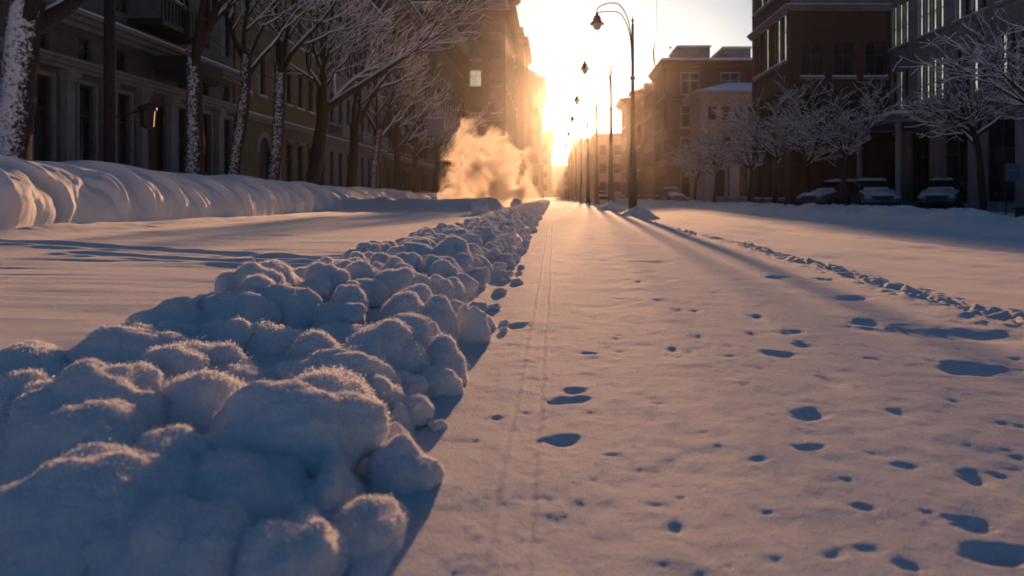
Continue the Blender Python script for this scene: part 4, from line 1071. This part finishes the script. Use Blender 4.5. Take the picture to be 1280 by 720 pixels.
m = MB(); m.tube([(0, 0, -.3), (.02, 0, 5), (.03, 0, 12)], [.17, .155, .13], 12); m.build('pole', M['bark'], g, True)
m = MB(); m.tube([(0, 0, 2.05), (1.15, 0, 2.35)], .03, 6); m.build('bracket', M['darkmetal'], g)
m = MB(); m.lathe([(0, .42), (.12, .36), (.3, .28), (.3, .2), (.24, .16), (.2, -.35), (.05, -.42), (0, -.42)], 1.25, 0, 2.15, 8); m.build('lantern', M['darkmetal'], g)
tag(g, 'straight dark utility pole with a bracket lantern before the stone mansion', 'pole')
m = MB(); pts = []
for i in range(17):
    t = i/16; pts.append((-14.5+.6*t, 24+14*t, 9.6-3.1*t-1.6*math.sin(math.pi*t)*.5))
m.tube(pts, .022, 5); o = m.build('overhead_wire', M['cable']); tag(o, 'thin sagging wire between the left trees in front of the ochre house', 'wire')
g = empty('hanging_pennant', (0, 0, 0)); d = 30.0; X = (820-VX)/F*d; g.location = (X, d, 0)
m = MB(); m.tube([(.02, 0, 13.5), (.02, 0, 10), (.03, 0, 8.6), (.02, 0, 7.1)], .008, 5); m.build('cord', M['cable'], g)
m = MB(); vs = []; fs = []
for i in range(13):
    t = i/12; w = .10*math.sin(math.pi*(t*.9+.05))**1.0*(.35+.65*t) ; z = 7.15-1.25*t; o_ = -.10*math.sin(math.pi*t)
    vs += [(o_-w/2, -.012, z), (o_+w/2, -.012, z), (o_+w/2, .012, z), (o_-w/2, .012, z)]
for i in range(12):
    for q in range(4): fs.append((i*4+q, i*4+(q+1) % 4, i*4+4+(q+1) % 4, i*4+4+q))
m.add(vs, fs); m.build('pennant', M['fabric'], g)
tag(g, 'thin curved pennant hanging on a cord in the bright sky', 'pennant')
d = 60; bx_, bz_ = (838-VX)/F*d, CH+(VY-60)/F*d
m = MB(); m.lathe([(0, -.16), (.03, -.13), (.06, -.03), (.055, .05), (.03, .12), (.0, .17)], n=8)
g = empty('bird', (bx_, d, bz_)); bb = m.build('body', M['bird'], g, True); bb.rotation_euler = (0, R(80), 0)
for s_ in (-1, 1):
    m = MB(); m.add([(-.05, 0, 0), (.07, 0, 0), (.03, s_*.22, .10), (-.05, s_*.38, .05), (-.10, s_*.2, .08), (-.05, 0, -.012), (.07, 0, -.012)], [(0, 1, 2, 4), (4, 2, 3), (5, 6, 2, 4), (0, 5, 6, 1)])
    w = m.build('wing', M['bird'], g)
tag(g, 'small dark bird flying beside the brick block roof', 'bird')
d = 19.0; X = (1284-VX)/F*d
g = empty('litter_bin', (X, d, hz(X, d)))
m = MB(); m.box(-.22, .22, -.18, .18, -.1, .30); m.build('bin_body', M['darkmetal'], g, bevel=.03)
m = MB(); m.box(-.25, .25, -.21, .21, .303, .36); m.build('lid', M['darkmetal'], g, bevel=.02)
tag(g, 'low black box sunk in the snow at the right picture edge', 'box')

# ------------------------------------------------------------------ steam
def volume_mat(name, build):
    m = bpy.data.materials.new(name); m.use_nodes = True; nt = m.node_tree; nt.nodes.clear()
    out = nt.nodes.new('ShaderNodeOutputMaterial'); v = nt.nodes.new('ShaderNodeVolumePrincipled'); nt.links.new(v.outputs[0], out.inputs['Volume']); build(m, nt, v); return m
def st_(m, nt, v):
    tc = N(nt, 'ShaderNodeTexCoord')
    sep = N(nt, 'ShaderNodeSeparateXYZ'); nt.links.new(tc.outputs['Object'], sep.inputs[0])
    n1 = N(nt, 'ShaderNodeTexNoise', Scale=0.75, Detail=7.0, Roughness=0.6, Distortion=0.8); nt.links.new(tc.outputs['Object'], n1.inputs['Vector'])
    # falloff: wide near the ground, ragged top
    def mth(op, a, b=None, c=None):
        q = N(nt, 'ShaderNodeMath', operation=op)
        for i, x in enumerate((a, b, c)):
            if x is None: continue
            if isinstance(x, (int, float)): q.inputs[i].default_value = x
            else: nt.links.new(x, q.inputs[i])
        return q.outputs[0]
    x2 = mth('POWER', mth('ABSOLUTE', mth('DIVIDE', sep.outputs[0], 3.6)), 2.2)
    y2 = mth('POWER', mth('ABSOLUTE', mth('DIVIDE', sep.outputs[1], 1.9)), 2.0)
    zz = mth('POWER', mth('ABSOLUTE', mth('DIVIDE', mth('SUBTRACT', sep.outputs[2], 1.2), mth('ADD', 4.4, mth('MULTIPLY', sep.outputs[0], -.35)))), 2.0)
    sh = mth('SUBTRACT', 1.0, mth('ADD', mth('ADD', x2, y2), zz))
    dn = mth('ADD', mth('MULTIPLY', sh, .55), mth('MULTIPLY', mth('SUBTRACT', n1.outputs['Fac'], .5), 2.6))
    den = mth('MULTIPLY', mth('MAXIMUM', mth('SUBTRACT', dn, .16), 0.0), 4.2)
    nt.links.new(den, v.inputs['Density'])
    v.inputs['Color'].default_value = (1, .93, .82, 1); v.inputs['Anisotropy'].default_value = .5
m = MB(); m.box(-4.2, 4.2, -2.2, 2.2, -.2, 6.4)
o = m.build('steam', volume_mat('steam_vapour', st_)); d = 52; o.location = ((614-VX)/F*d, d, .2)
tag(o, 'golden backlit steam cloud drifting up at the left side of the far ridge', 'steam', None, 'stuff')

# ------------------------------------------------------------------ haze
def hz_(m, nt, v):
    v.inputs['Density'].default_value = HAZE; v.inputs['Color'].default_value = (1.0, .97, .93, 1); v.inputs['Anisotropy'].default_value = .92
HAZE = 0.00013
m = MB(); m.box(-950, 950, -320, 1150, -1.5, 54)
o = m.build('haze', volume_mat('haze_air', hz_)); tag(o, 'thin frosty haze filling the street air', 'haze', None, 'stuff')

# ------------------------------------------------------------------ light, sky, camera
AZ = math.atan((731-VX)/F); EL = math.atan((VY-130)/F)
world = bpy.data.worlds.new('World'); bpy.context.scene.world = world; world.use_nodes = True
nt = world.node_tree; bg = nt.nodes['Background']; sky = nt.nodes.new('ShaderNodeTexSky'); sky.sky_type = 'NISHITA'
sky.sun_disc = False; sky.sun_elevation = EL; sky.sun_rotation = AZ; sky.air_density = 1.0; sky.dust_density = 1.5; sky.ozone_density = 1.8; sky.altitude = 0
nt.links.new(sky.outputs[0], bg.inputs['Color']); bg.inputs['Strength'].default_value = 0.05
L = bpy.data.lights.new('sun', 'SUN'); L.energy = 5.0; L.angle = R(.9); L.color = (1.0, .42, .12)
so = bpy.data.objects.new('sun', L); C.objects.link(so)
dirv = Vector((math.sin(AZ)*math.cos(EL), math.cos(AZ)*math.cos(EL), math.sin(EL)))
so.rotation_euler = dirv.to_track_quat('Z', 'Y').to_euler(); so.location = (20, -5, 30)
cam = bpy.data.cameras.new('camera'); co = bpy.data.objects.new('camera', cam); C.objects.link(co)
co.location = (0, 0, CH); co.rotation_euler = (math.pi/2, 0, 0)
cam.sensor_width = 36; cam.lens = F/1280*36; cam.shift_x = -(VX-640)/1280; cam.shift_y = -(360-VY)/1280
cam.clip_start = .05; cam.clip_end = 3000
cam.dof.use_dof = True; cam.dof.focus_distance = 5.0; cam.dof.aperture_fstop = 2.6
sc = bpy.context.scene; sc.camera = co
sc.view_settings.view_transform = 'Standard'; sc.view_settings.look = 'None'; sc.view_settings.gamma = 1; sc.view_settings.exposure = 0.2
sc.view_settings.use_white_balance = True; sc.view_settings.white_balance_temperature = 4650; sc.view_settings.white_balance_tint = 10
cy = sc.cycles if hasattr(sc, 'cycles') else None
sc.render.engine = 'CYCLES'
sc.cycles.use_denoising = True; sc.cycles.max_bounces = 8; sc.cycles.volume_bounces = 2; sc.cycles.diffuse_bounces = 4; sc.cycles.sample_clamp_indirect = 6
sc.cycles.volume_step_rate = 1.0; sc.cycles.volume_max_steps = 128
